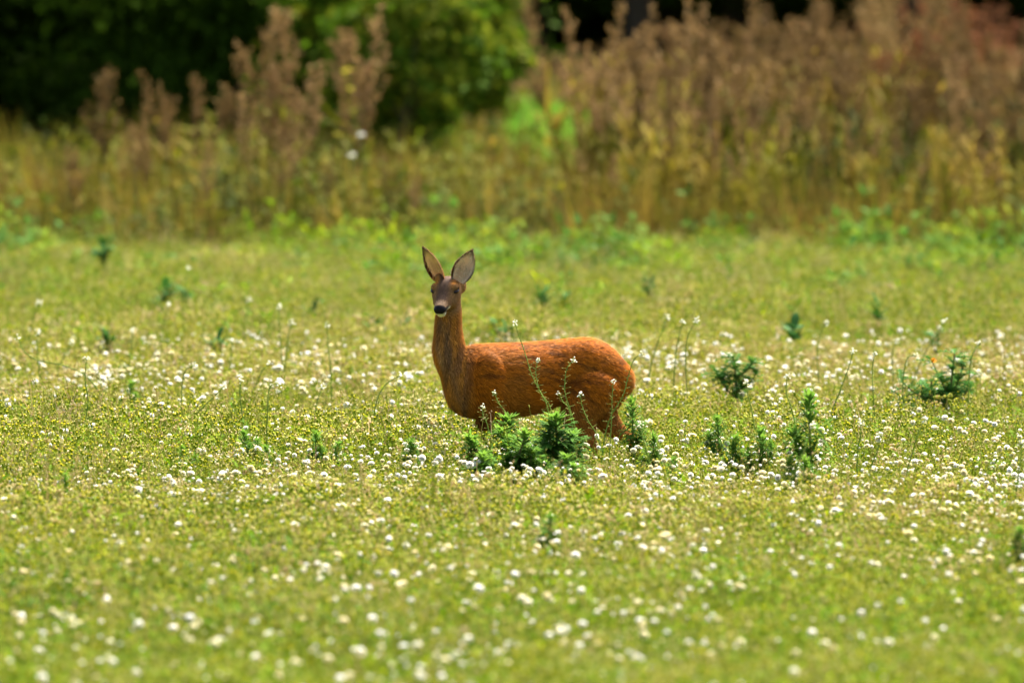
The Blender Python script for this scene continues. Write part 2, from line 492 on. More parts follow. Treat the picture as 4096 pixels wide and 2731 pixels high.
def loft(b, C, A, B, n=20):
    """closed tube: ring centres C, ring half-axes A and B (vectors per ring)"""
    k = len(C); vs, fs = [], []
    for i in range(k):
        for j in range(n):
            an = 2 * math.pi * j / n
            vs.append(C[i] + math.cos(an) * A[i] + math.sin(an) * B[i])
    for i in range(k - 1):
        for j in range(n):
            fs.append((i * n + j, i * n + (j + 1) % n, (i + 1) * n + (j + 1) % n, (i + 1) * n + j))
    fs.append(tuple(reversed(range(n)))); fs.append(tuple(range((k - 1) * n, k * n)))
    b.add(vs, fs)

def dpt(px, py, d):
    return unproject(px / 4, py / 4, D_DEER + d)

DX0 = unproject(2150 / 4, 1935 / 4, D_DEER)          # deer origin on the ground
DX0[2] = 0.0
YAW = math.atan(0.26 / 0.89)
LAT = np.array([math.sin(YAW), -math.cos(YAW), 0.0])  # to the flank that faces the camera
AXF = np.array([-math.cos(YAW), -math.sin(YAW), 0.0]) # body axis, tail -> chest
UP = np.array([0, 0, 1.0])

def deer_d(px):                                       # depth of the body axis below image column px
    return 0.13 - 0.26 * (2540 - px) / 760

# head frame
HF = np.array([-.23, -.78, -.56]); HF /= np.linalg.norm(HF)
HS = np.array([.955, -.297, 0.0]); HS /= np.linalg.norm(HS)
HT = np.cross(HS, HF); HT /= np.linalg.norm(HT)
if HT[2] < 0: HT = -HT
HO = dpt(1781, 1161, -.175)

def build_deer():
    b = MB()
    # torso
    T = [(2524, 1494, 1532, .026), (2511, 1464, 1566, .058), (2480, 1428, 1592, .088), (2438, 1386, 1610, .112), (2395, 1361, 1620, .122),
         (2345, 1351, 1622, .124), (2250, 1358, 1616, .100), (2160, 1366, 1650, .128), (2050, 1372, 1668, .146), (1960, 1375, 1674, .138),
         (1890, 1380, 1668, .122), (1840, 1402, 1655, .104), (1806, 1440, 1628, .080), (1786, 1490, 1585, .045)]
    T = catmull(T, 34)
    C, A, B = [], [], []
    for px, t, bo, hw in T:
        d = deer_d(px)
        a, c = dpt(px, t, d), dpt(px, bo, d)
        C.append((a + c) / 2); B.append(UP * (a[2] - c[2]) / 2); A.append(LAT * hw)
    loft(b, C, A, B, 26)
    # neck
    N = [(1620, 1795, 1930, .085), (1570, 1778, 1915, .094), (1510, 1764, 1902, .096), (1450, 1741, 1884, .088), (1395, 1731, 1864, .077), (1340, 1737, 1850, .067),
         (1290, 1741, 1845, .061), (1240, 1746, 1844, .057), (1195, 1752, 1843, .055), (1160, 1768, 1838, .048)]
    N = catmull(N, 26)
    C, A, B = [], [], []
    for y, l_, r_, hd in N:
        f = (1620 - y) / 460
        d = -.095 - .03 * f
        a, c = dpt(l_, y, d), dpt(r_, y, d)
        C.append((a + c) / 2); A.append(np.array([(c[0] - a[0]) / 2, 0, 0])); B.append(np.array([0, hd, 0]))
    loft(b, C, A, B, 24)
    # head
    HR = [(-.105, .000, -.052, .026), (-.085, .022, -.074, .042), (-.05, .036, -.088, .055), (-.015, .040, -.090, .063), (.012, .033, -.086, .061), (.04, .020, -.076, .049),
          (.068, .011, -.062, .038), (.095, .006, -.050, .0325), (.118, .003, -.046, .0305), (.133, -.004, -.043, .0265), (.141, -.014, -.036, .016)]
    HR = catmull(HR, 26)
    C, A, B = [], [], []
    for x, t, bo, hw in HR:
        C.append(HO + HF * x + HT * (t + bo) / 2); B.append(HT * (t - bo) / 2); A.append(HS * hw * (1.09 if x < .05 else 1.04))
    loft(b, C, A, B, 22)
    def ball(c, r, ax=(1, 1, 1)):
        n = 10; Cc, Aa, Bb = [], [], []
        for i in range(n):
            th = math.pi * (i + .5) / n
            Cc.append(c + np.array([0, 0, -math.cos(th) * r * ax[2]])); Aa.append(np.array([math.sin(th) * r * ax[0], 0, 0])); Bb.append(np.array([0, math.sin(th) * r * ax[1], 0]))
        loft(b, Cc, Aa, Bb, 12)
    for s in (-1, 1):                                  # brow ridges and cheeks
        ball(HO + HF * -.004 + HS * s * .047 + HT * .016, .022)
        ball(HO + HF * .03 + HS * s * .030 + HT * -.045, .030)
    ball(HO + HT * .026 + HF * -.060 + HS * -.040, .024)
    ball(dpt(1838, 1140, -.105), .034, (1, 1, 1.25))
    ball(HO + HF * .112 + HT * -.050, .021, (1.1, 1, .8))
    ball(HO + HF * .108 + HT * -.022, .029, (1.1, 1, .8))
    # legs
    def limb(pts, rad, n=20):
        P = catmull(pts, n); R = catmull(np.asarray(rad, float).reshape(-1, 2), n)
        Cc, Aa, Bb = [], [], []
        for i in range(n):
            t = P[min(i + 1, n - 1)] - P[max(i - 1, 0)]; t /= np.linalg.norm(t)
            a = np.cross(t, LAT); a /= np.linalg.norm(a); l = np.cross(a, t)
            Cc.append(P[i]); Aa.append(a * R[i][0]); Bb.append(l * R[i][1])
        loft(b, Cc, Aa, Bb, 16)
    def at(px, py, side):                              # point beside the body axis, side>0 towards the camera
        return dpt(px, py, deer_d(px)) + LAT * side * 1.0 + np.array([0, 0, 0])
    g = lambda px, side, z: np.array([*(at(px, 1900, side)[:2]), z])
    # near hind leg (set forward) and far hind leg (stretched back)
    limb([at(2400, 1470, .050), at(2368, 1535, .076), at(2308, 1615, .088), at(2300, 1682, .085), at(2322, 1755, .08), g(2350, .08, .175), g(2352, .08, .08), g(2340, .08, .02), g(2330, .08, -.005)],
         [(.085, .045), (.115, .080), (.104, .070), (.078, .050), (.054, .036), (.027, .022), (.017, .016), (.017, .016), (.02, .018)])
    limb([at(2440, 1480, -.04), at(2435, 1550, -.055), at(2425, 1630, -.065), at(2455, 1695, -.065), at(2512, 1745, -.065), g(2545, -.065, .185), g(2535, -.065, .08), g(2528, -.065, .02), g(2518, -.065, -.005)],
         [(.08, .045), (.10, .055), (.075, .05), (.052, .04), (.033, .028), (.026, .022), (.017, .016), (.017, .016), (.02, .018)])
    for side, px0 in ((.075, 1962), (-.07, 1935)):     # fore legs
        limb([at(1935, 1520, side * .9), at(1940, 1590, side), at(1962, 1660, side), at(px0, 1730, side), g(px0 - 4, side, .15), g(px0 + 2, side, .07), g(px0, side, .02), g(px0 - 8, side, -.005)],
             [(.085, .045), (.085, .048), (.052, .040), (.030, .028), (.021, .02), (.016, .015), (.016, .015), (.019, .017)])
    def blobm(px, py, side, r, ax): ball(at(px, py, side), r, ax)
    blobm(1925, 1515, .092, .092, (1.0, .66, 1.40)); blobm(1925, 1515, -.092, .092, (1.0, .66, 1.40))
    # short tail tuft under the rump fur
    limb([at(2478, 1490, 0), at(2500, 1505, 0), at(2508, 1540, 0)], [(.04, .03), (.03, .03), (.02, .02)], 8)
    me = b.mesh('body', [])
    o = bpy.data.objects.new('deer_work', me); COL.objects.link(o)
    rm = o.modifiers.new('r', 'REMESH'); rm.mode = 'VOXEL'; rm.voxel_size = .0062
    sm = o.modifiers.new('s', 'SMOOTH'); sm.factor = .5; sm.iterations = 10
    bpy.context.view_layer.update()
    ev = o.evaluated_get(bpy.context.evaluated_depsgraph_get())
    m2 = bpy.data.meshes.new_from_object(ev)
    bpy.data.objects.remove(o)
    nv = len(m2.vertices); co = np.empty(nv * 3); m2.vertices.foreach_get('co', co); co = co.reshape(-1, 3)
    faces = [tuple(p.vertices) for p in m2.polygons]
    return co, faces

def ear(base, tip, side, opening, width, curl, n=9, m=11):
    """cupped ear: returns verts, faces, colour codes (0 inner, 1 outer, 2 rim)"""
    base, tip = np.asarray(base), np.asarray(tip)
    e = tip - base; L = np.linalg.norm(e); e /= L
    o = np.asarray(opening, float); o -= e * o.dot(e); o /= np.linalg.norm(o)
    s = np.cross(e, o)
    vs, fs, cc = [], [], []
    for layer in (0, 1):
        for i in range(n):
            t = i / (n - 1)
            wv = width * (math.sin(math.pi * min(1, .16 + .84 * t) ** .9) ** .8 if t < 1 else 0.0)
            wv = max(wv, .004)
            for j in range(m):
                ph = (j / (m - 1) * 2 - 1)
                an = ph * curl * (1.25 - .75 * t)
                rad = wv / max(math.sin(min(curl * (1.25 - .75 * t), 1.5)), .3)
                p = base + e * L * t + s * rad * math.sin(an) + o * rad * ((1 - math.cos(an)) - .35) - o * (0.0045 * layer * (1 - abs(ph) ** 4))
                vs.append(p)
                rim = abs(ph) > .80 or t > .88
                cc.append((1.0 if layer else 0.0, max(0, (abs(ph) - .55) / .45), t))
    K = n * m
    for i in range(n - 1):
        for j in range(m - 1):
            a = i * m + j
            fs.append((a, a + 1, a + m + 1, a + m))
            fs.append((K + a, K + a + m, K + a + m + 1, K + a + 1))
    for i in range(n - 1):
        for j in (0, m - 1):
            a = i * m + j
            fs.append((a, a + m, K + a + m, K + a))
    f0 = fs[2 * ((n // 2) * (m - 1) + m // 2)]
    A_, B_, C_ = (np.asarray(vs[f0[i]]) for i in range(3))
    if np.cross(B_ - A_, C_ - A_).dot(o) < 0: fs = [tuple(reversed(f)) for f in fs]   # inside of the cup faces the opening
    return vs, fs, cc

def to_px(P):
    c, s = math.cos(PITCH), math.sin(PITCH)
    y, z = P[:, 1], P[:, 2] - CAM_H
    dep = y * c - z * s; up = y * s + z * c
    return (W / 2 + FPX * P[:, 0] / dep) * 4, (H / 2 - FPX * up / dep) * 4

def sstep(a, b, x):
    t = np.clip((x - a) / (b - a), 0, 1); return t * t * (3 - 2 * t)

def mixc(c, new, f):
    return c * (1 - f[:, None]) + np.asarray(new)[None, :] * f[:, None]

RUST, DARK, TAN, GREY, ORG = (.330, .098, .006), (.085, .028, .006), (.25, .098, .018), (.125, .070, .032), (.42, .145, .008)

def coat(P, Nrm, jit=None):
    """coat colour (markings of the animal) at surface points"""
    n = len(P)
    q = P - DX0
    px, py = to_px(P)
    along = q @ AXF; lat = q @ LAT; z = q[:, 2]
    c = np.tile(np.array(RUST), (n, 1))
    nz = vnoise(along + 5 + z * .3, z * 4.5 - along * 1.1 + 9, 41, .05) * .55 + vnoise(along + 3, z * 4.2 - along * 1.0, 43, .11) * .45
    nz2 = vnoise(along * 1.0 + 15, z * 1.4 + lat, 47, .22)
    c = mixc(c, DARK, np.clip(sstep(.48, .76, nz) * (.24 + .46 * sstep(.35, .7, nz2)) * sstep(.28, .42, z), 0, .8))
    c = mixc(c, TAN, sstep(.55, .8, vnoise(along + 2, z * 2, 51, .12)) * .45)
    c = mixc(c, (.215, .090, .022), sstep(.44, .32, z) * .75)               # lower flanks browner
    c = mixc(c, ORG, sstep(.640, .675, z) * .35 * (along < .3))
    # rump: paler fringe round the tail
    c = mixc(c, (.46, .22, .06), sstep(-.40, -.455, along) * sstep(.56, .50, z) * .8)
    # legs
    leg = sstep(.30, .24, z)
    c = mixc(c, (.30, .105, .022), leg * .7)
    # chest and neck
    nk = sstep(1870, 1835, px) * (along > .22) * sstep(1300, 1240, 2200 - py * .0 - 900 + 0 * px) if False else ((along > .30) * sstep(.30, .36, along))
    up = sstep(.46, .62, z)
    neckm = np.clip(((px < 1900) * sstep(1905, 1850, px)) * (along > .2), 0, 1)
    st = vnoise((px + (py - 1300) * .12) * .01 + 4, py * .0014 + 2, 61, .16)
    nc = np.tile(np.array((.27, .105, .022)), (n, 1))
    nc = mixc(nc, GREY, sstep(.42, .66, st) * .5)
    nc = mixc(nc, (.42, .175, .025), sstep(.60, .40, st) * .55)
    # grey throat stripe running down to the brisket
    cx = 1757 + (py - 1300) * .155 + np.maximum(py - 1420, 0) * .09
    nc = mixc(nc, (.125, .080, .050), np.exp(-((px - cx - 18) / 17) ** 2) * .8 * (py > 1270) * .7)
    nc = mixc(nc, (.30, .20, .11), np.exp(-((px - cx + 14) / 12) ** 2) * .5 * sstep(1330, 1390, py) * sstep(1500, 1420, py))
    nc = mixc(nc, ORG, sstep(1754, 1738, px - np.maximum(py - 1400, 0) * .26) * .6)
    c = c * (1 - neckm[:, None]) + nc * neckm[:, None]
    # head (own frame)
    h = P - HO
    hx, hs, ht = h @ HF, h @ HS, h @ HT
    hm = sstep(1275, 1240, py) * (hx > -.14) * (np.abs(hs) < .12) * sstep(-.115, -.09, ht) * (px < 1905)
    hm = np.where((hx > .02) & (hx < .17) & (np.abs(hs) < .06) & (ht > -.082), 1.0, hm * (ht > -.115)) * (np.linalg.norm(h, axis=1) < .22)
    hc = np.tile(np.array((.255, .135, .058)), (n, 1))
    hc = mixc(hc, (.56, .21, .02), np.exp(-((hx + .022) / .026) ** 2) * np.exp(-((np.abs(hs) - .043) / .016) ** 2) * (ht > -.01) * .9)   # orange brows
    fore = np.exp(-(hs / .030) ** 4) * sstep(-.10, -.075, hx) * sstep(.098, .075, hx) * (ht > -.03)
    hc = mixc(hc, (.085, .054, .040), fore * .9)                                       # dark forehead and bridge
    hc = mixc(hc, (.33, .22, .14), sstep(.078, .095, hx) * sstep(.122, .108, hx) * (ht > -.03) * np.exp(-(hs / .035) ** 4) * .9)   # pale band above the nose
    hc = mixc(hc, (.20, .115, .055), sstep(.01, .05, hx) * (ht < -.012) * .6)
    hc = mixc(hc, (.36, .20, .08), sstep(-.02, -.06, hx) * (np.abs(hs) > .05) * .6)
    white = sstep(.068, .085, hx) * sstep(-.026, -.034, ht) * (hx < .17) * (ht > -.085) * (np.abs(hs) < .045)
    hc = mixc(hc, (.74, .72, .66), white)                                               # white chin
    nose = sstep(.108, .118, hx) * sstep(-.0345, -.030, ht) * (np.abs(hs) < .032 - .9 * np.maximum(0, -.020 - ht))
    nose = np.maximum(nose, sstep(.085, .10, hx) * np.exp(-((np.abs(hs) - .031) / .009) ** 2) * (ht < -.012) * (ht > -.043))
    hc = mixc(hc, (.008, .007, .008), nose)
    eye = np.exp(-(((hx - .004) / .020) ** 2 + ((ht - .006) / .013) ** 2) ** 2) * (np.abs(hs) > .036)
    hc = mixc(hc, (.030, .018, .012), eye * .95)
    hm = np.clip(hm, 0, 1)
    c = c * (1 - hm[:, None]) + hc * hm[:, None]
    # hooves
    c = mixc(c, (.02, .017, .015), (z < .035).astype(float))
    return c, np.maximum(nose * hm, (z < .035) * .6), hm

def fur_material(name, fur, thin=0.0):
    m = bpy.data.materials.new(name); m.use_nodes = True
    n, l = m.node_tree.nodes, m.node_tree.links
    pb = n['Principled BSDF']
    a = n.new('ShaderNodeAttribute'); a.attribute_name = 'coat'
    l.new(a.outputs['Color'], pb.inputs['Base Color'])
    pb.inputs['Roughness'].default_value = .62 if fur else .7
    pb.inputs['Specular IOR Level'].default_value = .06
    if fur:
        nn = n.new('ShaderNodeAttribute'); nn.attribute_name = 'skin_normal'
        l.new(nn.outputs['Vector'], pb.inputs['Normal'])
        tr = n.new('ShaderNodeBsdfTranslucent'); l.new(a.outputs['Color'], tr.inputs[0])
        mx = n.new('ShaderNodeMixShader'); mx.inputs[0].default_value = .22
        l.new(pb.outputs[0], mx.inputs[1]); l.new(tr.outputs[0], mx.inputs[2])
        l.new(mx.outputs[0], n['Material Output'].inputs[0])
    else:
        w = n.new('ShaderNodeMath'); w.operation = 'MULTIPLY_ADD'
        l.new(a.outputs['Alpha'], w.inputs[0]); w.inputs[1].default_value = -.42; w.inputs[2].default_value = .75
        l.new(w.outputs[0], pb.inputs['Roughness'])
        if thin:                                       # light shines through the thin ears
            tr = n.new('ShaderNodeBsdfTranslucent'); l.new(a.outputs['Color'], tr.inputs[0])
            mx = n.new('ShaderNodeMixShader'); mx.inputs[0].default_value = thin
            l.new(pb.outputs[0], mx.inputs[1]); l.new(tr.outputs[0], mx.inputs[2])
            l.new(mx.outputs[0], n['Material Output'].inputs[0])
    return m

def set_col(me, rgb, alpha=None):
    a = me.color_attributes.new('coat', 'FLOAT_COLOR', 'POINT')
    d = np.ones((len(rgb), 4), np.float32); d[:, :3] = rgb
    if alpha is not None: d[:, 3] = alpha
    a.data.foreach_set('color', d.ravel())

def deer():
    co, faces = build_deer()
    nb = len(co)
    # ears
    eL = ear(HO + HT * .020 + HF * -.058 + HS * -.034, dpt(1690, 992, -.20), -1, (-.66, -.75, .05), .047, 1.0)
    eR = ear(HO + HT * .012 + HF * -.056 + HS * .050, dpt(1889, 1000, -.155), 1, (-.15, -1.0, .0), .050, 1.05)
    allv = [co]; allf = list(faces); ecol = []
    off = nb
    for vs, fs, cc in (eL, eR):
        allv.append(np.asarray(vs)); allf += [tuple(i + off for i in f) for f in fs]; off += len(vs); ecol += cc
    V = np.concatenate(allv)
    me = bpy.data.meshes.new('body')
    me.from_pydata([tuple(p) for p in (V - DX0)], [], allf)
    me.polygons.foreach_set('use_smooth', [True] * len(allf)); me.update()
    nr = np.empty(len(V) * 3); me.vertices.foreach_get('normal', nr); nr = nr.reshape(-1, 3)
    c, gl, hm = coat(V, nr)
    ec = np.array(ecol)
    en = vnoise(np.arange(len(ec)) * .37, ec[:, 2] * 9, 5, 1.0)
    inner = np.tile(np.array((.86, .68, .42)), (len(ec), 1))
    inner = mixc(inner, (.17, .11, .07), sstep(.40, .80, vnoise(ec[:, 1] * 7 + 3, ec[:, 2] * 5, 9, 1.0)) * .55)
    inner = mixc(inner, (.085, .05, .03), np.clip(sstep(.45, .95, ec[:, 1]) + sstep(.80, .95, ec[:, 2]), 0, 1) * .9)
    outer = mixc(np.tile(np.array((.19, .095, .045)), (len(ec), 1)), (.05, .032, .022), np.clip(sstep(.72, .95, ec[:, 2]) + .5 * sstep(.5, 1, ec[:, 1]), 0, 1))
    outer = mixc(outer, (.34, .15, .035), sstep(.35, .05, ec[:, 2]))
    c[nb:] = np.where(ec[:, :1] > .5, outer, inner); gl[nb:] = 0
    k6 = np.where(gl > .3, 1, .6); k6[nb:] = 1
    set_col(me, c * k6[:, None], gl)
    me.materials.append(fur_material('deer_coat', False))
    me.materials.append(fur_material('deer_ear', False, .6))
    mi = np.zeros(len(allf), np.int32); mi[len(faces):] = 1
    me.polygons.foreach_set('material_index', mi)
    root = empty('roe_deer', tuple(DX0))
    tag(root, 'rust-brown roe deer doe standing side-on in the meadow, head turned towards the viewer', 'deer')
    obj('body', me, root)
    # eyes
    em = bpy.data.materials.new('eye_gloss'); em.use_nodes = True
    pb = em.node_tree.nodes['Principled BSDF']; pb.inputs['Base Color'].default_value = (.014, .007, .004, 1); pb.inputs['Roughness'].default_value = .12; pb.inputs['Specular IOR Level'].default_value = .2
    for s in (-1, 1):
        p = HO + HF * .006 + HS * s * .0535 + HT * .004
        b = MB(); n = 8; C, A, B = [], [], []
        for i in range(n):
            th = math.pi * (i + .5) / n
            C.append(p - HF * math.cos(th) * .0195); A.append(HS * math.sin(th) * .0165); B.append(HT * math.sin(th) * .0098)
        loft(b, C, A, B, 14)
        b.v = [tuple(np.asarray(q) - DX0) for q in b.v]
        obj('eye', b.mesh('eye', [em], True), root)
    # fur: short blades lying along the coat
    tris = np.array([(f[0], f[i], f[i + 1]) for f in allf for i in range(1, len(f) - 1)])
    base_col = c.copy(); co = V
    a, b_, c_ = co[tris[:, 0]], co[tris[:, 1]], co[tris[:, 2]]
    area = np.linalg.norm(np.cross(b_ - a, c_ - a), axis=1)
    NF = 110000
    pick = RNG.choice(len(tris), NF, p=area / area.sum())
    r1, r2 = np.sqrt(RNG.random(NF)), RNG.random(NF)
    P = (1 - r1)[:, None] * a[pick] + (r1 * (1 - r2))[:, None] * b_[pick] + (r1 * r2)[:, None] * c_[pick]
    Nn = nr[tris[pick, 0]]; Nn = Nn / (np.linalg.norm(Nn, axis=1, keepdims=True) + 1e-9)
    col, gloss, hm = coat(P, Nn)
    isear = tris[pick, 0] >= nb
    ear_in = isear.copy(); ear_in[isear] = ec[tris[pick, 0][isear] - nb, 0] < .5
    col[isear] = base_col[tris[pick, 0]][isear]; gloss[isear] = 0; hm[isear] = .75
    q = P - DX0; along = q @ AXF; z = q[:, 2]
    px, py = to_px(P)
    flow = -AXF[None, :] * np.ones((NF, 1)) + np.array([0, 0, -.35])[None, :]
    sw = np.sin(along * 9 + 1.3)[:, None] * np.array([0, 0, .25])[None, :]
    flow = flow + sw
    nk = (sstep(1930, 1850, px) * (along > .15))[:, None]
    flow = flow * (1 - nk) + np.array([.15, .1, -1.0])[None, :] * nk
    th = (sstep(.50, .36, z) * ((along < -.1) | (along > .15)))[:, None]
    flow = flow * (1 - th) + (np.array([0, 0, -1.0])[None, :] + -AXF[None, :] * .5) * th
    hmm = hm[:, None]
    flow = flow * (1 - hmm) + (-HF[None, :] + .0) * hmm
    flow[isear] = np.array([0, 0, 1.0])
    flow += RNG.normal(0, .18, (NF, 3))
    flow -= Nn * (flow * Nn).sum(1, keepdims=True)
    flow /= np.linalg.norm(flow, axis=1, keepdims=True) + 1e-9
    Ln = RNG.uniform(.018, .034, NF) * (1 - .72 * hm) * (1 - .55 * sstep(.30, .15, z))
    Ln *= 1 + .5 * sstep(-.40, -.46, along)
    keep = (gloss < .3) & (z > .04) & ~(ear_in & (RNG.random(NF) < .8))
    side = np.cross(Nn, flow)
    wv = (RNG.uniform(.0011, .0020, NF) * (1 - .35 * hm))[:, None]
    p0 = P - Nn * .002
    p1 = P + flow * (Ln * .55)[:, None] + Nn * (Ln * .14)[:, None]
    p2 = P + flow * Ln[:, None] + Nn * (Ln * .27)[:, None]
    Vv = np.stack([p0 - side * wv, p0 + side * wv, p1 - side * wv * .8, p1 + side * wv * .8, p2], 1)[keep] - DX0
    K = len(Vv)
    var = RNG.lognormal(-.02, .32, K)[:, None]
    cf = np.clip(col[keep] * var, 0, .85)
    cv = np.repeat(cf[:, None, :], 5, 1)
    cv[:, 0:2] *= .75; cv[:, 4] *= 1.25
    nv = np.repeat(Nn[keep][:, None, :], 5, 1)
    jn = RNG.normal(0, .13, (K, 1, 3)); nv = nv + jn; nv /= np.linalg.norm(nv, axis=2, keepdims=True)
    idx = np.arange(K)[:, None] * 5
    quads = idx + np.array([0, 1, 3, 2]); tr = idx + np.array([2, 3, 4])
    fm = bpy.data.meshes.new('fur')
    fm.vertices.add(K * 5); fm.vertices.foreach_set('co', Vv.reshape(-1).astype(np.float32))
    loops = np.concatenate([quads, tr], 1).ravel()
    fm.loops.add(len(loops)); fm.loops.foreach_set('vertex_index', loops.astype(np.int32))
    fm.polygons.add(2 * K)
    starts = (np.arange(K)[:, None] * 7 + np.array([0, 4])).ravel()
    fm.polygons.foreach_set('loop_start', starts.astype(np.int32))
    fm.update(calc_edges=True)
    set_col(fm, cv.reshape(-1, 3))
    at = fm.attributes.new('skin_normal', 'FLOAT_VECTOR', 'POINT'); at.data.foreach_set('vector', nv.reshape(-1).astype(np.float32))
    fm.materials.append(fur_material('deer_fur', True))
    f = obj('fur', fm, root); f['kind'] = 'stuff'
deer()

# ------------------------------------------------------------------ thin white-topped stems (shepherd's-purse like)
def purse(name_pts, Yd, label, group, seed, nflow=16, nf=1.0):
    """name_pts: tip ... base in 4096 px; built on the vertical plane at distance Yd, with depth sway"""
    random.seed(seed)
    pts = [unproject(x / 4, y / 4, Yd) for x, y in name_pts]
    base = pts[-1].copy(); 
    if base[2] > .02:
        pts.append(np.array([base[0] + U(-.01, .01), Yd + U(-.03, .03), -.02]))
    else:
        pts[-1][2] = -.02
    b0 = pts[-1].copy()
    n = len(pts)
    for i, p in enumerate(pts[:-1]): p[1] += U(-.025, .025)
    C = catmull(np.asarray(pts) - b0, 26)
    r = empty('purse_stem_plant', tuple(b0))
    tag(r, label, 'wildflower', group)
    b = MB(); b.tube(C[::-1], .0030 * nf, .0016 * nf, 5)
    obj('stem', b.mesh('stem', [M['purse_stem']]), r)
    b = MB()
    ln = np.linalg.norm(np.diff(C, axis=0), axis=1).sum()
    npod = int(max(8, ln * .72 / .0155))
    for k in range(npod):
        t = .06 + .66 * k / npod
        q = C[min(int(t * 25), 25)] * (1 - (t * 25 % 1)) + C[min(int(t * 25) + 1, 25)] * (t * 25 % 1)
        az = k * 2.4 + U(-.3, .3)
        L = U(.012, .024) * (0.45 + .55 * min(1, t * 5))
        d = rdir(.0, .55, az); e = q + d * L
        b.tube([q, e], .0011, .0009, 3, 0)
        s = np.cross(d, (0, 0, 1)); s /= np.linalg.norm(s); w = U(.0035, .005) * nf; h = U(.006, .009) * nf
        nrm = np.cross(s, d) * .0012
        b.add([e, e + d * h - s * w, e + d * h * .85, e + d * h + s * w, e + d * h * .6 + nrm, e + d * h * .6 - nrm],
              [(0, 4, 1), (1, 4, 2), (2, 4, 3), (3, 4, 0), (1, 5, 0), (2, 5, 1), (3, 5, 2), (0, 5, 3)], 1)
    obj('pods', b.mesh('pods', [M['purse_stem'], M['purse_pod']]), r)
    b = MB()
    tip = C[0]
    for k in range(nflow):
        q = tip + rdir(-.5, 1.4) * U(.004, .015) * nf + np.array([0, 0, U(-.012, .006)])
        b.blob(q, U(.003, .0052) * nf, 0 if random.random() < .75 else 1, .7)
    obj('flower_cluster', b.mesh('flower_cluster', [M['petal'], M['purse_pod']]), r)
    # a few narrow leaves low on the stem
    b = MB()
    for k in range(4):
        q = C[int(25 * U(.72, .92))]
        b.leaf(q, rdir(.2, .9), U(.03, .06), .010, .3, 0, 2)
    obj('leaves', b.mesh('leaves', [M['leaf_g']]), r)

P_ON = [  # in front of the deer, sharp: (points, label)
    ([(2059, 1286), (2072, 1330), (2100, 1410), (2128, 1500), (2170, 1580), (2205, 1640), (2215, 1800)], 'tallest pod-lined stem with white flower tip crossing the deer\'s mid back'),
    ([(2151, 1440), (2143, 1490), (2158, 1560), (2190, 1630), (2208, 1800)], 'short white-tipped stem rising beside the tallest stem before the deer\'s flank'),
    ([(2294, 1440), (2268, 1470), (2259, 1530), (2262, 1580), (2285, 1650), (2308, 1740), (2330, 1850)], 'white-tipped curved stem crossing the deer\'s hind flank'),
    ([(2566, 1414), (2535, 1440), (2512, 1510), (2492, 1580), (2450, 1650), (2422, 1730), (2405, 1860)], 'white-tipped stem arching over the deer\'s rump'),
    ([(1978, 1570), (1992, 1605), (2025, 1650), (2075, 1710), (2110, 1850)], 'white-tipped stem leaning across the deer\'s lower shoulder'),
    ([(1931, 1626), (1932, 1660), (1950, 1700), (1985, 1860)], 'low white-tipped stem before the deer\'s foreleg'),
    ([(2321, 1574), (2328, 1620), (2352, 1680), (2388, 1740), (2420, 1860)], 'slim white-tipped stem before the deer\'s near thigh'),
    ([(2452, 1526), (2448, 1600), (2446, 1680), (2436, 1850)], 'pale upright stem before the deer\'s hind leg'),
    ([(2233, 1570), (2252, 1605), (2280, 1650), (2305, 1850)], 'small white-tipped stem at the deer\'s flank fold'),
]
for i, (pts, lab) in enumerate(P_ON):
    purse(pts, D_DEER - .55 - .09 * (i % 4), lab, 'white-tipped stems in front of the deer', 300 + i, 18)
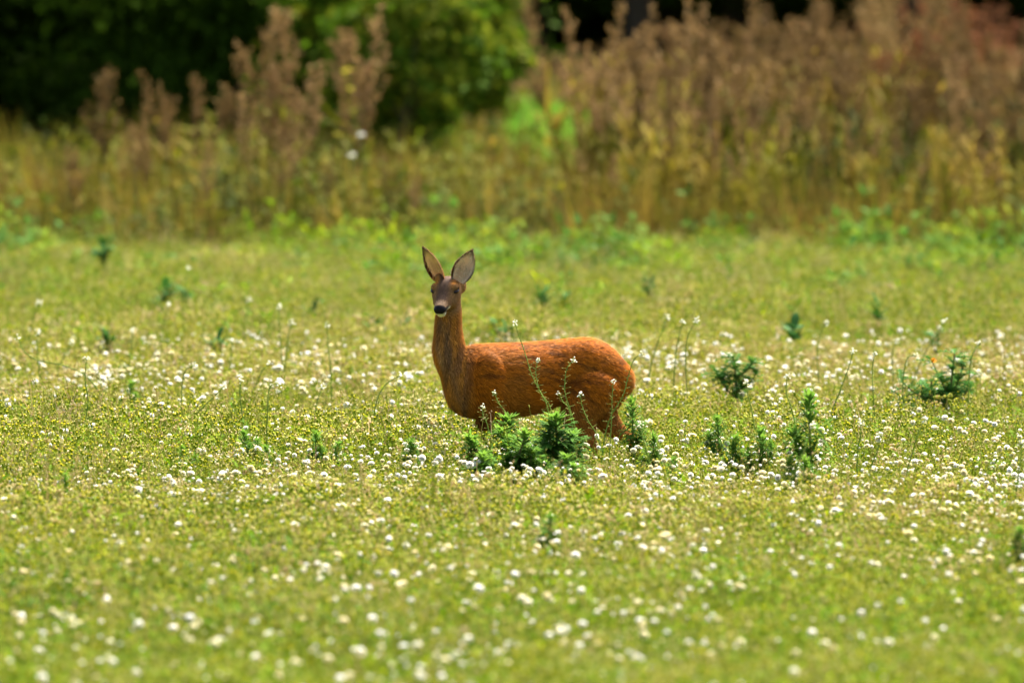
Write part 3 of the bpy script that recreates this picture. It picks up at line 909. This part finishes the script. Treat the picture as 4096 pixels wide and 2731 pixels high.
P_REST = [
    [(1308, 1303), (1312, 1380), (1320, 1450), (1326, 1560)], [(1118, 1226), (1117, 1300), (1124, 1400), (1132, 1490)], [(1168, 1285), (1150, 1370), (1140, 1480)],
    [(752, 1072), (742, 1150), (738, 1240), (735, 1330)], [(155, 1212), (135, 1270), (118, 1350), (115, 1440)], [(150, 1330), (150, 1400), (160, 1520)],
    [(72, 1350), (95, 1400), (150, 1440), (260, 1462), (350, 1510), (420, 1620)], [(345, 1436), (340, 1520), (352, 1600), (338, 1710)],
    [(775, 1460), (742, 1480), (728, 1540), (727, 1650)], [(1085, 1450), (1050, 1480), (1028, 1530), (1000, 1600)], [(890, 1550), (850, 1590), (790, 1650), (740, 1710)],
    [(965, 1520), (960, 1580), (975, 1720)], [(1112, 1532), (1078, 1550), (1070, 1640), (1066, 1790)], [(1290, 1545), (1270, 1600), (1262, 1660)],
    [(1600, 1500), (1540, 1540), (1505, 1610), (1495, 1720)], [(288, 1365), (260, 1420), (230, 1490)], [(532, 1325), (525, 1400), (520, 1480)], [(930, 1360), (925, 1420), (920, 1500)],
    [(995, 1200), (985, 1280), (980, 1370)], [(675, 1218), (655, 1290), (640, 1380)],
    [(2670, 1268), (2640, 1340), (2612, 1430), (2595, 1530)], [(2732, 1288), (2712, 1360), (2700, 1450), (2695, 1580)], [(2788, 1279), (2752, 1340), (2742, 1430), (2750, 1600)],
    [(3304, 1292), (3280, 1340), (3268, 1420), (3275, 1520)], [(3590, 1364), (3574, 1390), (3568, 1440), (3572, 1520)], [(3664, 1420), (3630, 1430), (3614, 1500), (3608, 1650)],
    [(3776, 1285), (3745, 1340), (3690, 1430), (3650, 1540)], [(3916, 1374), (3888, 1420), (3878, 1500), (3872, 1650)], [(3497, 1412), (3490, 1480), (3492, 1560), (3500, 1700)],
    [(3414, 1404), (3395, 1470), (3360, 1560), (3320, 1680)], [(3148, 1506), (3145, 1570), (3165, 1630), (3182, 1720)], [(2986, 1527), (2992, 1580), (3008, 1640), (3020, 1740)],
    [(3444, 1690), (3442, 1740), (3432, 1790), (3428, 1880)], [(4088, 1772), (4080, 1850), (4066, 1960)], [(3700, 1676), (3672, 1730), (3650, 1810), (3625, 1910)],
    [(3250, 1700), (3225, 1780), (3190, 1860), (3160, 1960)], [(3520, 1740), (3510, 1800), (3480, 1890)], [(2560, 1700), (2580, 1780), (2600, 1880)], [(3915, 1490), (3890, 1500), (3860, 1540), (3840, 1620)],
]
for i, pts in enumerate(P_REST):
    yb = pts[-1][1]
    Yd = depth_of(yb, .2)
    far = Yd > 57
    purse(pts, Yd, 'thin pod-lined stem with pale flower tip in the softly blurred meadow behind the deer' if far else
          'thin pod-lined stem with white flower tip among the sharp yellow herbs', 'pale stems behind the deer' if far else 'stems in the sharp meadow', 340 + i, 16, 1.35)

# ------------------------------------------------------------------ feathery green weeds
def feathery(seed, h=.34, shoots=4):
    """leafy main stem with side shoots, all clothed in narrow soft leaves"""
    random.seed(seed)
    bs, bl = MB(), MB()
    def clothe(C, n, L0, tipmat):
        P = catmull(C, 60)
        for k in range(n):
            t = .12 + .88 * (k / n) ** .85
            q = P[min(int(t * 59), 59)] + np.array([U(-.003, .003), U(-.003, .003), 0])
            az = k * 2.4 + U(-.5, .5)
            top = max(0, (t - .70) / .30)
            L = L0 * (1 - .52 * top) * U(.6, 1.2) * (.55 + .45 * min(1, t * 2.5))
            el = U(.15, .85) * (1 - top) + top * U(.5, 1.35)
            d = rdir(el, el + .1, az)
            mt = 1 if top > .35 + U(0, .4) else 0
            dr = U(.25, .75) * (1 - top) + .05
            bl.leaf(q, d, L, U(.0065, .0105), dr, mt, 2)
            if top < .5 and random.random() < .55:
                for s_ in (-1, 1):
                    tt = U(.35, .6)
                    bl.leaf(q + d * L * tt + np.array([0, 0, -dr * L * tt * tt]), rdir(el - .2, el + .2, az + s_ * U(.5, .9)), L * U(.35, .55), .0085, .3, mt, 1)
    C = [np.array([0, 0, -.02]), np.array([U(-.02, .02), U(-.02, .02), h * .5]), np.array([U(-.03, .03), U(-.03, .03), h * .93])]
    bs.tube(catmull(C, 8), .005, .002, 5); clothe(C, 210, .078, 1)
    for j in range(shoots):
        q = catmull(C, 20)[int(20 * U(.12, .5))]; az = j * 2.1 + U(-.5, .5); r_ = U(.025, .06)
        e = q + np.array([math.cos(az) * r_, math.sin(az) * r_, h * U(.18, .42)])
        B = [q, (q + e) / 2 + np.array([math.cos(az) * .012, math.sin(az) * .012, -.01]), e]
        bs.tube(catmull(B, 6), .003, .0015, 4); clothe(B, 120, .062, 1)
    return bs.mesh('stem', [M['fstem']]), bl.mesh('leaves', [M['feather'], M['feather_tip']])
FEA = [feathery(500 + i, .34, (5, 3, 6, 4)[i]) for i in range(4)] + [feathery(510, .34, 1), feathery(511, .34, 2)]
FW = [  # x, tip y, visible foot y (2352 frame), key
    (1085, 990, 1062, 'd'), (1135, 972, 1042, 'd'), (1186, 978, 1072, 'd'), (1168, 946, 1002, 'd'), (1276, 934, 1062, 'd'), (1290, 1036, 1092, 'd'), (1225, 1010, 1068, 'd'), (1120, 1036, 1080, 'd'),
    (1462, 905, 1022, 'r'), (1496, 990, 1062, 'r'), (1530, 1045, 1082, 'r'),
    (1660, 946, 1040, 's'), (1694, 990, 1066, 's'), (1744, 970, 1064, 's'), (1868, 884, 1092, 't'), (1816, 1042, 1092, 's'), (1858, 1040, 1102, 's'),
    (570, 984, 1042, 'l'), (728, 984, 1048, 'l'), (755, 1008, 1050, 'l'), (945, 1004, 1046, 'l'), (412, 1020, 1066, 'l'), (540, 922, 962, 'l'), (286, 870, 912, 'l'), (12, 1000, 1032, 'l'), (612, 1020, 1046, 'l'),
    (1252, 1172, 1238, 'n'), (160, 1082, 1126, 'm'), (2330, 1205, 1260, 'n'),
]
LAB = {'d': ('feathery green weed standing just in front of the deer\'s belly', 'feathery weeds in front of the deer'),
       'r': ('feathery green weed standing close behind the deer\'s hind legs', 'feathery weeds at the deer\'s rump'),
       's': ('short feathery weed in the sharp meadow beside the tall feathery weed', 'feathery weeds around the tall one'),
       't': ('tallest feathery dark green weed with slender leafy spire', None),
       'l': ('small feathery green weed among the white seed heads ahead of the deer', 'feathery weeds ahead of the deer'),
       'n': ('soft-focus feathery weed standing alone in the near green meadow', 'feathery weeds in the near meadow'),
       'm': ('low dark weed with spreading leaves alone among yellow herbs', None)}
def fea_place(i, x, yt, yb, key):
    k = 4096 / 2352
    Yd = depth_of(yb * k, .20)
    if key == 'd': Yd = min(Yd, D_DEER - .62)
    base = unproject(x * k / 4, yb * k / 4, Yd)
    tip = unproject(x * k / 4, yt * k / 4, Yd)
    s = (tip[2] + .02) / .36
    r = empty('feathery_weed', (base[0], Yd, 0), U(0, 6.28))
    fat = 1.0 * s if key in 'tr' else 1.6 * max(s, .62) if key == 'd' else .95 * max(s, .6)
    r.scale = (fat, fat, s)
    r.rotation_euler[0] = U(-.08, .08); r.rotation_euler[1] = U(-.08, .08)
    sm, lm = FEA[4 + i % 2] if key in 'tr' else FEA[i % 4]
    obj('stem', sm, r); obj('leaves', lm, r)
    tag(r, LAB[key][0], 'weed', LAB[key][1])
random.seed(77)
for i, a in enumerate(FW): fea_place(i, *a)

# ------------------------------------------------------------------ broad-leaved dark weeds behind the deer
def broad(seed, h=.3, n=34):
    random.seed(seed)
    bs, bl = MB(), MB()
    bs.tube([(0, 0, -.02), (U(-.02, .02), U(-.02, .02), h * .6), (U(-.03, .03), U(-.03, .03), h * .95)], .006, .003, 5)
    for k in range(n):
        t = U(.05, .95); az = k * 2.4
        bl.leaf((0, 0, h * t), rdir(.3, 1.25, az), U(.08, .15) * h / .3, U(.028, .05) * h / .3, U(.1, .5), 0, 3, .25)
    return bs.mesh('stem', [M['fstem']]), bl.mesh('leaves', [M['dark_leaf']])
BRO = [broad(600 + i) for i in range(4)]
BW = [(235, 540, 622, 'far dark broad-leaved weed standing tallest at the lush meadow edge'), (380, 648, 702, None), (425, 660, 700, None), (1245, 662, 716, None), (1300, 670, 712, None), (500, 764, 810, None), (245, 748, 792, None),
      (2020, 700, 742, None), (1140, 738, 778, None), (1165, 745, 780, None), (860, 724, 762, None), (925, 736, 768, None), (2150, 764, 798, None), (1825, 734, 792, None), (2125, 880, 925, None), (1490, 640, 690, None), (720, 690, 735, None)]
random.seed(78)
for i, (x, yt, yb, lab) in enumerate(BW):
    k = 4096 / 2352; Yd = depth_of(yb * k, .20)
    base = unproject(x * k / 4, yb * k / 4, Yd); tip = unproject(x * k / 4, yt * k / 4, Yd)
    s = (tip[2] + .03) / .34
    r = empty('broad_leaf_weed', (base[0], Yd, 0), U(0, 6.28)); r.scale = (s * 1.05, s * 1.05, s)
    obj('stem', BRO[i % 4][0], r); obj('leaves', BRO[i % 4][1], r)
    tag(r, lab or 'dark green broad-leaved weed in the blurred meadow behind the deer', 'weed', None if lab else 'dark weeds behind the deer')

# ------------------------------------------------------------------ prickly thistles
def thistle(x, yt, yb, label, seed, flower=False, branches=3, wide=1.0):
    random.seed(seed)
    k = 4096 / 2352; Yd = depth_of(yb * k, .20)
    base = unproject(x * k / 4, yb * k / 4, Yd); tip = unproject(x * k / 4, yt * k / 4, Yd)
    h = tip[2]
    r = empty('thistle', (base[0], Yd, 0)); tag(r, label, 'thistle')
    def jag(b, q, d, L, wd):
        d = d / np.linalg.norm(d); s = np.cross(d, (0, 0, 1)); s /= np.linalg.norm(s) + 1e-9; up = np.cross(s, d)
        c = [q + d * L * t + np.array([0, 0, -.25 * L * t * t]) for t in np.linspace(0, 1, 8)]
        for i in range(7):
            w = wd * math.sin(math.pi * (.12 + .85 * i / 7)) * (1.25 if i % 2 else .6)
            for sg in (-1, 1):
                e = (c[i] + c[i + 1]) / 2 + s * sg * w + up * w * .35
                b.add([c[i], e, c[i + 1]], [(0, 1, 2)])
    bs = MB(); tips = []
    top = np.array([U(-.02, .02), U(-.02, .02), h * .95])
    main = catmull([np.array([0, 0, -.02]), np.array([U(-.015, .015), 0, h * .5]), top], 14)
    bs.tube(main, .008, .004, 6); tips.append(main)
    for j in range(branches):
        q = main[int(14 * U(.35, .7))]; az = U(-.5, .5) + (0 if j % 2 else math.pi)
        e = q + np.array([math.cos(az) * U(.08, .14) * wide, math.sin(az) * .05, h * U(.12, .32)])
        br = catmull([q, (q + e) / 2 + np.array([0, 0, -.015]), e], 8)
        bs.tube(br, .005, .003, 5); tips.append(br)
    obj('stem', bs.mesh('stem', [M['fstem']]), r)
    bl = MB()
    for br in tips:
        n = 40 if br is main else 20
        for j in range(n):
            q = br[int(len(br) * U(.1, .999))]
            jag(bl, q, rdir(-.1, 1.0), U(.06, .11), U(.028, .042))
    obj('leaves', bl.mesh('leaves', [M['thistle']]), r)
    if flower:
        q = tips[1][-1]; bf = MB()
        for j in range(26):
            bf.leaf(q, rdir(.3, 1.4), .03, .008, .0, 0, 1)
        obj('flower', bf.mesh('flower', [M['orange']]), r)
thistle(1690, 806, 915, 'branching jagged dark thistle standing behind the short feathery weeds', 700, False, 4)
thistle(2188, 800, 940, 'tall dark prickly thistle bearing one small orange flower', 701, True, 4, .8)
thistle(2135, 868, 938, 'low bluish thistle leaning beside the orange-flowered thistle', 702, False, 3, 1.1)

# ------------------------------------------------------------------ lush edge, undergrowth, dry field
def leafy_clump(seed, h, spread, n, mats, lw=.03, ll=.1, stems=5, upright=.6):
    random.seed(seed); b = MB()
    for s in range(stems):
        p = np.array([U(-spread, spread), U(-spread, spread), -.02]); d = rdir(1.1, 1.5); hh = h * U(.6, 1.05)
        b.tube([p, p + d * hh * .5, p + d * hh], .004, .002, 3, 1)
        for k in range(n // stems):
            q = p + d * hh * U(.1, 1); b.leaf(q, rdir(-.2 + upright * .3, .5 + upright), ll * U(.6, 1.2), lw * U(.7, 1.2), U(.1, .5), 0 if random.random() < .8 else 2, 2)
    return b.mesh('leafy_clump', mats)

def lush():
    pr = [leafy_clump(800 + i, .40, .12, 70, [M['blue_leaf'], M['stem'], M['leaf_g']], .035, .10, 6) for i in range(3)]
    pr += [leafy_clump(810 + i, .36, .12, 60, [M['leaf_g'], M['stem'], M['leaf_y']], .022, .10, 6) for i in range(2)]
    P = field_points(2300, 68, 79.5, 2.0); X, Y = P[:, 0], P[:, 1]
    n = vnoise(X, Y * .5, 71, .9)
    dens = np.clip((Y - 68.5) / 7, 0.03, 1) * np.clip(n * 1.9 - .35, .05, 1)
    k = RNG.random(len(P)) < dens; P = P[k]; X, Y = P[:, 0], P[:, 1]
    blue = RNG.random(len(P)) < np.clip(vnoise(X + 30, Y * .5, 73, 1.1) * 1.7 - .35, .1, .9)
    ix = np.where(blue, RNG.integers(0, 3, len(P)), RNG.integers(3, 5, len(P)))
    scatter('lush_edge_weeds', pr, P, rand_rot(len(P), .12), RNG.uniform(.55, 1.1, len(P)) * (.52 + .85 * vnoise(X + 4, Y * .6, 75, .55)), ix, 'band of lush bluish-green weeds along the far meadow edge', 'weeds')
lush()

def undergrowth():
    pr = [leafy_clump(820 + i, .75, .2, 80, [M['under'], M['dock_stem'], M['dock_leaf']], .035, .13, 8) for i in range(3)]
    for i in range(3):                                          # tall dry grass tufts
        random.seed(830 + i); b = MB()
        for k in range(46):
            p = (U(-.14, .14), U(-.14, .14), -.02)
            b.leaf(p, rdir(1.1, 1.52), U(.45, 1.05), U(.008, .016), U(0, .3), 0 if random.random() < .5 else 1, 3)
        pr.append(b.mesh('dry_tuft', [M['under_dry'], M['dock_leaf']]))
    P = field_points(3600, 76.8, 92, 3.0); X, Y = P[:, 0], P[:, 1]
    sx = X / (.045 * Y)
    gap = np.exp(-((sx - .08) / .085) ** 2) * (Y > 78.6)           # sunny gap beside the bush
    k = RNG.random(len(P)) < (np.clip(1.1 - (Y - 77) / 22, .2, 1)) * (1 - .97 * gap); P = P[k]; X, Y = P[:, 0], P[:, 1]
    k = Y > 76.8 + 3.4 * np.clip(vnoise(X + 11, Y * 0 + 2, 77, .8) - .3, 0, 1); P = P[k]; X, Y = P[:, 0], P[:, 1]
    sx = X / (.045 * Y)
    dryp = np.clip(.35 + .30 * (sx > .05) + .5 * (vnoise(X, Y * .5, 81, .8) - .5), .08, .9)
    ix = np.where(RNG.random(len(P)) < dryp, RNG.integers(3, 6, len(P)), RNG.integers(0, 3, len(P)))
    s = RNG.uniform(.55, 1.1, len(P)) * (1 - .25 * np.exp(-((Y - 77) / 1.5) ** 2))
    scatter('undergrowth', pr, P, rand_rot(len(P), .1), s, ix, 'tangle of olive leaves and dry grass below the tall rusty weeds', 'undergrowth')
    # bright turf beyond the gap and the brown field further back
    gr = [leafy_clump(840 + i, .25, .15, 60, [M['turf'], M['turf'], M['turf']], .02, .10, 6) for i in range(2)]
    P = field_points(5200, 86, 119, 2.0); 
    k = np.abs(P[:, 0] - .9 - (P[:, 1] - 90) * .03) < 3.2; P = P[k]
    scatter('far_turf', gr, P, rand_rot(len(P), .1), RNG.uniform(.8, 1.4, len(P)), RNG.integers(0, 2, len(P)), 'bright green turf glimpsed between the bush and rusty weeds', 'turf')
    P = field_points(4200, 102, 119, 5.0); P = P[(P[:, 0] > -3) & ~((np.abs(P[:, 0] - .42) < .62) & (P[:, 1] < 114))]
    fd = []
    for i in range(2):
        random.seed(860 + i); b = MB()
        for k in range(40):
            b.leaf((U(-.16, .16), U(-.16, .16), -.02), rdir(1.1, 1.52), U(.5, 1.1), U(.012, .022), U(0, .3), 0, 3)
        fd.append(b.mesh('rusty_tuft', [M['dock']]))
    scatter('far_dry_field', fd, P, rand_rot(len(P), .1), RNG.uniform(.42, .75, len(P)), RNG.integers(0, 2, len(P)), 'pinkish-brown dry grass field in front of the dark wood', 'dry grass')
undergrowth()

# ------------------------------------------------------------------ tall rusty weeds
def dock(seed, h=1.5, nst=3, red=False, fan=False, bare=False):
    """stems ending in tapering feathery seed plumes, narrow leaves below"""
    random.seed(seed)
    bs, bh, bl = MB(), MB(), MB()
    def spike(C, dens, rad):
        L = np.linalg.norm(np.diff(C, axis=0), axis=1).sum()
        for k in range(int(L * dens)):
            t = random.random() ** .9
            q = C[min(int(t * (len(C) - 1)), len(C) - 1)] + rdir(-.5, 1.0) * rad * U(.1, 1) * (1.05 - .8 * t)
            d = rdir(.1, 1.4); s = np.cross(d, (U(-1, 1), U(-1, 1), .3)); s /= np.linalg.norm(s) + 1e-9
            w = U(.004, .009)
            bh.add([q, q + d * w * 2.4 - s * w, q + d * w * 4.2, q + d * w * 2.4 + s * w], [(0, 1, 2, 3)])
    for st in range(nst):
        lean = rdir(1.10, 1.5) if fan else rdir(1.28, 1.52); hh = h * U(.70, 1.0)
        p = np.array([U(-.08, .08), U(-.08, .08), -.03])
        C = catmull([p, p + lean * hh * .5, p + lean * hh + rdir(0, .3) * U(0, .08)], 24)
        bs.tube(C[::3], .007, .0025, 4)
        if bare and st > 1:
            pass
        else:
            t0 = .64 if fan else .56
            spike(C[int(t0 * 24):], 200, .026)
            for k in range(7 if fan else 11):
                t = U(t0, .93); q = C[int(t * 23)]
                L = (1.08 - t) * U(.4, .85) * h * (.45 if fan else .5)
                d = rdir(.95, 1.25)
                B = catmull([q, q + d * L * .5, q + d * L + np.array([0, 0, L * .12])], 10)
                bs.tube(B[::3], .003, .0015, 3); spike(B[2:], 165, .015)
        for k in range(44 if fan else 20):
            q = C[int(U(.06, .74) * 23)]
            bl.leaf(q, rdir(.4, 1.35), U(.12, .30), U(.012, .028), U(.05, .45), 0, 3)
    return bs.mesh('stems', [M['dock_stem']]), bh.mesh('seed_spikes', [M['dock_red' if red else 'dock']]), bl.mesh('leaves', [M['dock_leaf']])
DOCK = [dock(900, 1.5, 3), dock(901, 1.5, 4), dock(902, 1.5, 2), dock(903, 1.5, 5), dock(904, 1.5, 1)]
DRED = dock(910, 1.3, 6, True)
FANS = [dock(920 + i, 1.5, 11, fan=True) for i in range(3)]
GREENS = [dock(930 + i, 1.5, 8, fan=True, bare=True) for i in range(2)]
def place_dock(i, X, Y, hgt, label, group, src=None, fat=1.0):
    me = src or DOCK[i % 5]
    s = hgt / max(v.co.z for v in me[0].vertices)
    r = empty('rusty_weed', (X, Y, 0), U(0, 6.28)); r.scale = (s * fat, s * fat, s)
    obj('stems', me[0], r); obj('seed_spikes', me[1], r)['kind'] = 'stuff'; obj('leaves', me[2], r)['kind'] = 'stuff'
    tag(r, label, 'tall weed', group)
random.seed(91)
LD = [(240, 150, 79), (330, 245, 78.5), (360, 280, 79.5), (440, 175, 80), (535, 25, 80), (600, 140, 79), (560, 220, 78.5), (775, 25, 80.5), (705, 150, 80), (838, 155, 79.5), (640, 300, 78), (190, 330, 78), (5, 320, 78.5), (480, 330, 78.2), (760, 340, 78), (890, 360, 78.3), (960, 400, 78), (300, 300, 80), (680, 250, 79)]
for i, (x, yt, Y) in enumerate(LD):
    t = unproject(x * 1024 / 2352, yt * 1024 / 2352, Y)
    place_dock([2, 4, 0, 1, 0, 2, 4, 1, 0, 4, 3, 2, 0, 3, 4, 2, 0, 4, 2][i], t[0], Y, t[2], {4: 'tallest feathery rusty spire standing against the dark trees', 7: 'rusty spire rising beside the yellow-leaved sapling', 0: 'rusty spire standing before the black shade under the hedge trees', 9: 'rusty spire leaning towards the rounded bright bush'}.get(i, 'rusty-brown seeding weed standing before the dark leafy trees'),
               None if i in (0, 4, 7, 9) else 'rusty weeds before the trees', DOCK[4] if i in (10, 13, 14, 15, 17, 18, 6) else None)
RD = [(1365, 5, 81), (1480, 35, 82), (1610, 15, 81), (1690, 55, 83), (1800, 10, 81.5), (1560, 100, 80), (1420, 120, 80), (1965, 25, 82), (2105, 70, 83), (2285, 60, 82), (1740, 110, 80), (1650, 150, 79.5), (1395, 200, 82),
      (1510, 190, 79), (1850, 140, 81), (1900, 180, 80), (2040, 160, 80.5), (2180, 150, 81), (2330, 140, 80), (1780, 230, 79), (1960, 260, 79), (2240, 230, 79.5), (1600, 280, 78.6), (1450, 300, 78.6), (1380, 330, 78.4), (2080, 280, 79), (1720, 330, 78.4), (2300, 320, 78.5)]
for i, (x, yt, Y) in enumerate(RD):
    t = unproject(x * 1024 / 2352, yt * 1024 / 2352, Y)
    place_dock(i * 2 + 1, t[0], Y, t[2], 'olive leafy weed clump with few seeds at the foot of the rusty thicket' if yt > 170 else 'rusty-brown seeding weed in the tall thicket before the dark wood',
               'olive weeds at the thicket foot' if yt > 170 else 'rusty weeds before the wood', GREENS[i % 2] if yt > 170 else None if i % 3 == 2 else FANS[i % 3], 1.0)
for i in range(58):
    Y = U(83, 104); X = U(.05, .062 * Y) if random.random() < .8 else U(-.4, 1.5)
    if .0080 * Y < X + .0 < .016 * Y or (.1 < X / Y * 100 < 1.15): continue
    place_dock(i, X, Y, U(1.15, 1.65), 'rusty-brown seeding weed in the farther field towards the dark wood', 'rusty weeds of the far field', None, 1.1)
for i in range(7):
    t = unproject(U(2080, 2300) * 1024 / 2352, 120 * 1024 / 2352, 93)
    place_dock(i, t[0], U(92, 96), U(1.25, 1.6), 'reddish seeding weed in the clump near the wood\'s edge', 'reddish weeds near the wood', DRED, 1.2)

# ------------------------------------------------------------------ trees and bushes
def crown_mesh(seed, rx, rz, n, size, low, mats, holes=.45):
    """leaf-sized faces in clumps spread through an uneven crown, z=0 is the crown's underside"""
    rg = np.random.default_rng(seed)
    nc = 46
    cc = rg.normal(0, 1, (nc, 3)); cc /= np.linalg.norm(cc, axis=1, keepdims=True)
    cc *= rg.uniform(.45, 1.0, (nc, 1)) * np.array([rx, rx, rz]); 
    which = rg.integers(0, nc, n)
    cr = rg.uniform(.16, .34, nc)[which][:, None] * rx
    p = cc[which] + rg.normal(0, .55, (n, 3)) * cr * np.array([1, 1, .75])
    p[:, 2] += rz
    p = p[p[:, 2] > low]; n = len(p)
    d = rg.normal(0, 1, (n, 3)); d[:, 2] -= .4; d /= np.linalg.norm(d, axis=1, keepdims=True)
    s = np.cross(d, rg.normal(0, 1, (n, 3))); s /= np.linalg.norm(s, axis=1, keepdims=True)
    L = (rg.uniform(.7, 1.3, n) * size)[:, None]
    V = np.stack([p, p + d * L * .5 - s * L * .28, p + d * L, p + d * L * .5 + s * L * .28], 1).reshape(-1, 3)
    me = bpy.data.meshes.new('crown')
    me.vertices.add(4 * n); me.vertices.foreach_set('co', V.ravel().astype(np.float32))
    me.loops.add(4 * n); me.loops.foreach_set('vertex_index', np.arange(4 * n, dtype=np.int32))
    me.polygons.add(n); me.polygons.foreach_set('loop_start', (np.arange(n) * 4).astype(np.int32))
    for m in mats: me.materials.append(m)
    ci = rg.integers(0, len(mats), nc)[which[:n]]
    me.polygons.foreach_set('material_index', ci.astype(np.int32))
    me.update(calc_edges=True)
    return me

def trunk_mesh(seed, h, r, limbs=6):
    random.seed(seed); b = MB()
    C = catmull([np.array([0, 0, -.1]), np.array([U(-.1, .1), U(-.1, .1), h * .4]), np.array([U(-.25, .25), U(-.25, .25), h])], 12)
    b.tube(C, r, r * .3, 9)
    for k in range(limbs):
        q = C[int(12 * U(.3, .95))]; d = rdir(.3, 1.0); L = h * U(.2, .4)
        b.tube(catmull([q, q + d * L * .5 + np.array([0, 0, .1]), q + d * L + np.array([0, 0, .3])], 6), r * .35, r * .08, 5)
    return b.mesh('trunk', [M['bark']], True)

TL = [M['tree_leaf']]
crownA = crown_mesh(1, 2.5, 3.2, 42000, .10, 0.0, [M['tree_leaf'], M['tree_leaf'], M['bush_leaf']])  # brighter bush leaf mixed into the tree crown as painted sunlit patches
crownB = crown_mesh(2, 2.4, 3.6, 42000, .10, 0.0, [M['tree_leaf'], M['tree_leaf'], M['bush_leaf']])  # lit leaf patches by colour here too
crownW = crown_mesh(3, 3.4, 4.6, 40000, .17, 0.0, [M['tree_leaf']])
trunkA, trunkB = trunk_mesh(4, 6.0, .16), trunk_mesh(5, 9.0, .20)
def tree(name, X, Y, crown, trunk, lift, label, rz=0, s=1.0, group=None):
    r = empty(name, (X, Y, 0), rz, s); tag(r, label, 'tree', group)
    obj('trunk', trunk, r); obj('crown', crown, r, (0, 0, lift / s))
random.seed(95)
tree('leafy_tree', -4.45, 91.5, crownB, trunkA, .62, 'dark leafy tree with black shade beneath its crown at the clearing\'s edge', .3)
tree('leafy_tree', -2.2, 92.5, crownA, trunkA, .35, 'broad green tree directly behind the two tallest rusty spires', 1.9)
tree('leafy_tree', -1.4, 94.5, crownA, trunkA, .2, 'green tree rising behind the pale round bush', 4.0)
tree('leafy_tree', -6.6, 91.0, crownB, trunkA, .5, 'dark leafy tree at the far end of the hedge', 2.6)
tree('leafy_tree', -4.9, 96.5, crownB, trunkA, .1, 'dark tree filling the gap behind the front trees', 1.1)
tree('leafy_tree', -2.0, 97.5, crownB, trunkA, .1, 'dark tree hidden behind the broad green tree', 5.1)
for i, (X, Y) in enumerate(((-6.2, 99), (-4.3, 100), (-2.6, 101), (-8.0, 97))):
    tree('leafy_tree', X, Y, crownB, trunkA, -.5, 'dark tree in the back row of the leafy hedge', i * 1.3, 1.0, 'back row of the hedge')
bush_crown = crown_mesh(6, .62, 1.0, 9000, .085, 0.0, [M['bush_leaf'], M['bush_leaf'], M['bush_leaf2']])
bush_trunk = trunk_mesh(7, 1.4, .04)
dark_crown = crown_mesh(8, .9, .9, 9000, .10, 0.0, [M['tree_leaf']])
def bush(X, Y, z, label, s=1.0, rz=0, cm=bush_crown):
    r = empty('bush', (X, Y, 0), rz, s); tag(r, label, 'bush')
    obj('stems', bush_trunk, r); obj('foliage', cm, r, (0, 0, z / s))
bush(-.80, 86.0, .30, 'rounded bright green bush between the trees and the sunny gap', 1.0)
bush(-1.35, 88.5, .55, 'yellow-green bush behind the rounded bright bush', 1.05, 2.0)
bush(-.55, 89.0, .62, 'tall loose bush with golden-green top beside the dark wood', 1.1, 4.0)

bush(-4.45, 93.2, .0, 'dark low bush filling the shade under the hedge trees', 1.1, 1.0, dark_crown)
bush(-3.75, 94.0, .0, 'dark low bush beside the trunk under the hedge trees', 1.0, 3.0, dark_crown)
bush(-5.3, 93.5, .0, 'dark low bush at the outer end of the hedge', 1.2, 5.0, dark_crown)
# yellow-leaved sapling and two white umbels by the bush
def golden():
    random.seed(990); p = unproject(800 * 1024 / 2352, 300 * 1024 / 2352, 80.2)
    r = empty('yellow_sapling', (p[0], 80.2, 0)); tag(r, 'small sapling with yellowed leaves between the rusty spires and bush', 'sapling')
    bs, bl = MB(), MB(); bs.tube([(0, 0, -.02), (.02, 0, .6), (0, 0, 1.3)], .01, .004, 5)
    for k in range(16): bl.leaf((U(-.05, .05), U(-.05, .05), U(.75, 1.32)), rdir(-.2, .8), U(.08, .14), U(.04, .06), .3, 0, 2)
    obj('stem', bs.mesh('stem', [M['fstem']]), r); obj('leaves', bl.mesh('leaves', [M['yel_leaf']]), r)
    for x, y, lab in ((830, 310, 'white flower head standing higher beside the yellow sapling'), (808, 356, 'white flower head standing lower beside the yellow sapling')):
        p = unproject(x * 1024 / 2352, y * 1024 / 2352, 78.6)
        r = empty('white_flower', (p[0], 78.6, 0)); tag(r, lab, 'flower')
        b = MB(); b.tube([(0, 0, -.02), (.02, 0, p[2] * .5), (0, 0, p[2])], .005, .003, 5); obj('stem', b.mesh('stem', [M['purse_stem']]), r)
        b = MB()
        for k in range(22): b.blob((U(-.02, .02), U(-.02, .02), p[2] + U(-.01, .012)), U(.005, .008))
        obj('flower_cluster', b.mesh('flower_cluster', [M['petal']]), r)
golden()

WOOD = []
for row, (Y0, n) in enumerate(((129, 7), (135, 7), (142, 7))):
    for i in range(n):
        WOOD.append((-3.5 + 2.6 * i + (row % 2) * 1.3 + U(-.5, .5), Y0 + U(-1.5, 1.5), row))
for i, (X, Y, row) in enumerate(WOOD):
    lab = ('front-row tree trunk and crown of the dark wood behind the dry field', 'middle-row tree inside the dark wood', 'rear-row tree deep in the dark wood')[row]
    tree('wood_tree', X, Y, crownW, trunkB, 1.5 if row == 0 else .6, lab, U(0, 6.28), U(.95, 1.15), ('front row of the wood', 'middle row of the wood', 'rear row of the wood')[row])
def far_wood():
    n = 60; X = np.linspace(-20, 26, n); P = np.stack([X, 150 + RNG.uniform(-2, 2, n), np.full(n, -.5)], 1)
    scatter('far_wood', [crownW], P, rand_rot(n, .02), RNG.uniform(.9, 1.2, n), np.zeros(n, int), 'dark mass of far trees closing off the wood', 'wood')
far_wood()
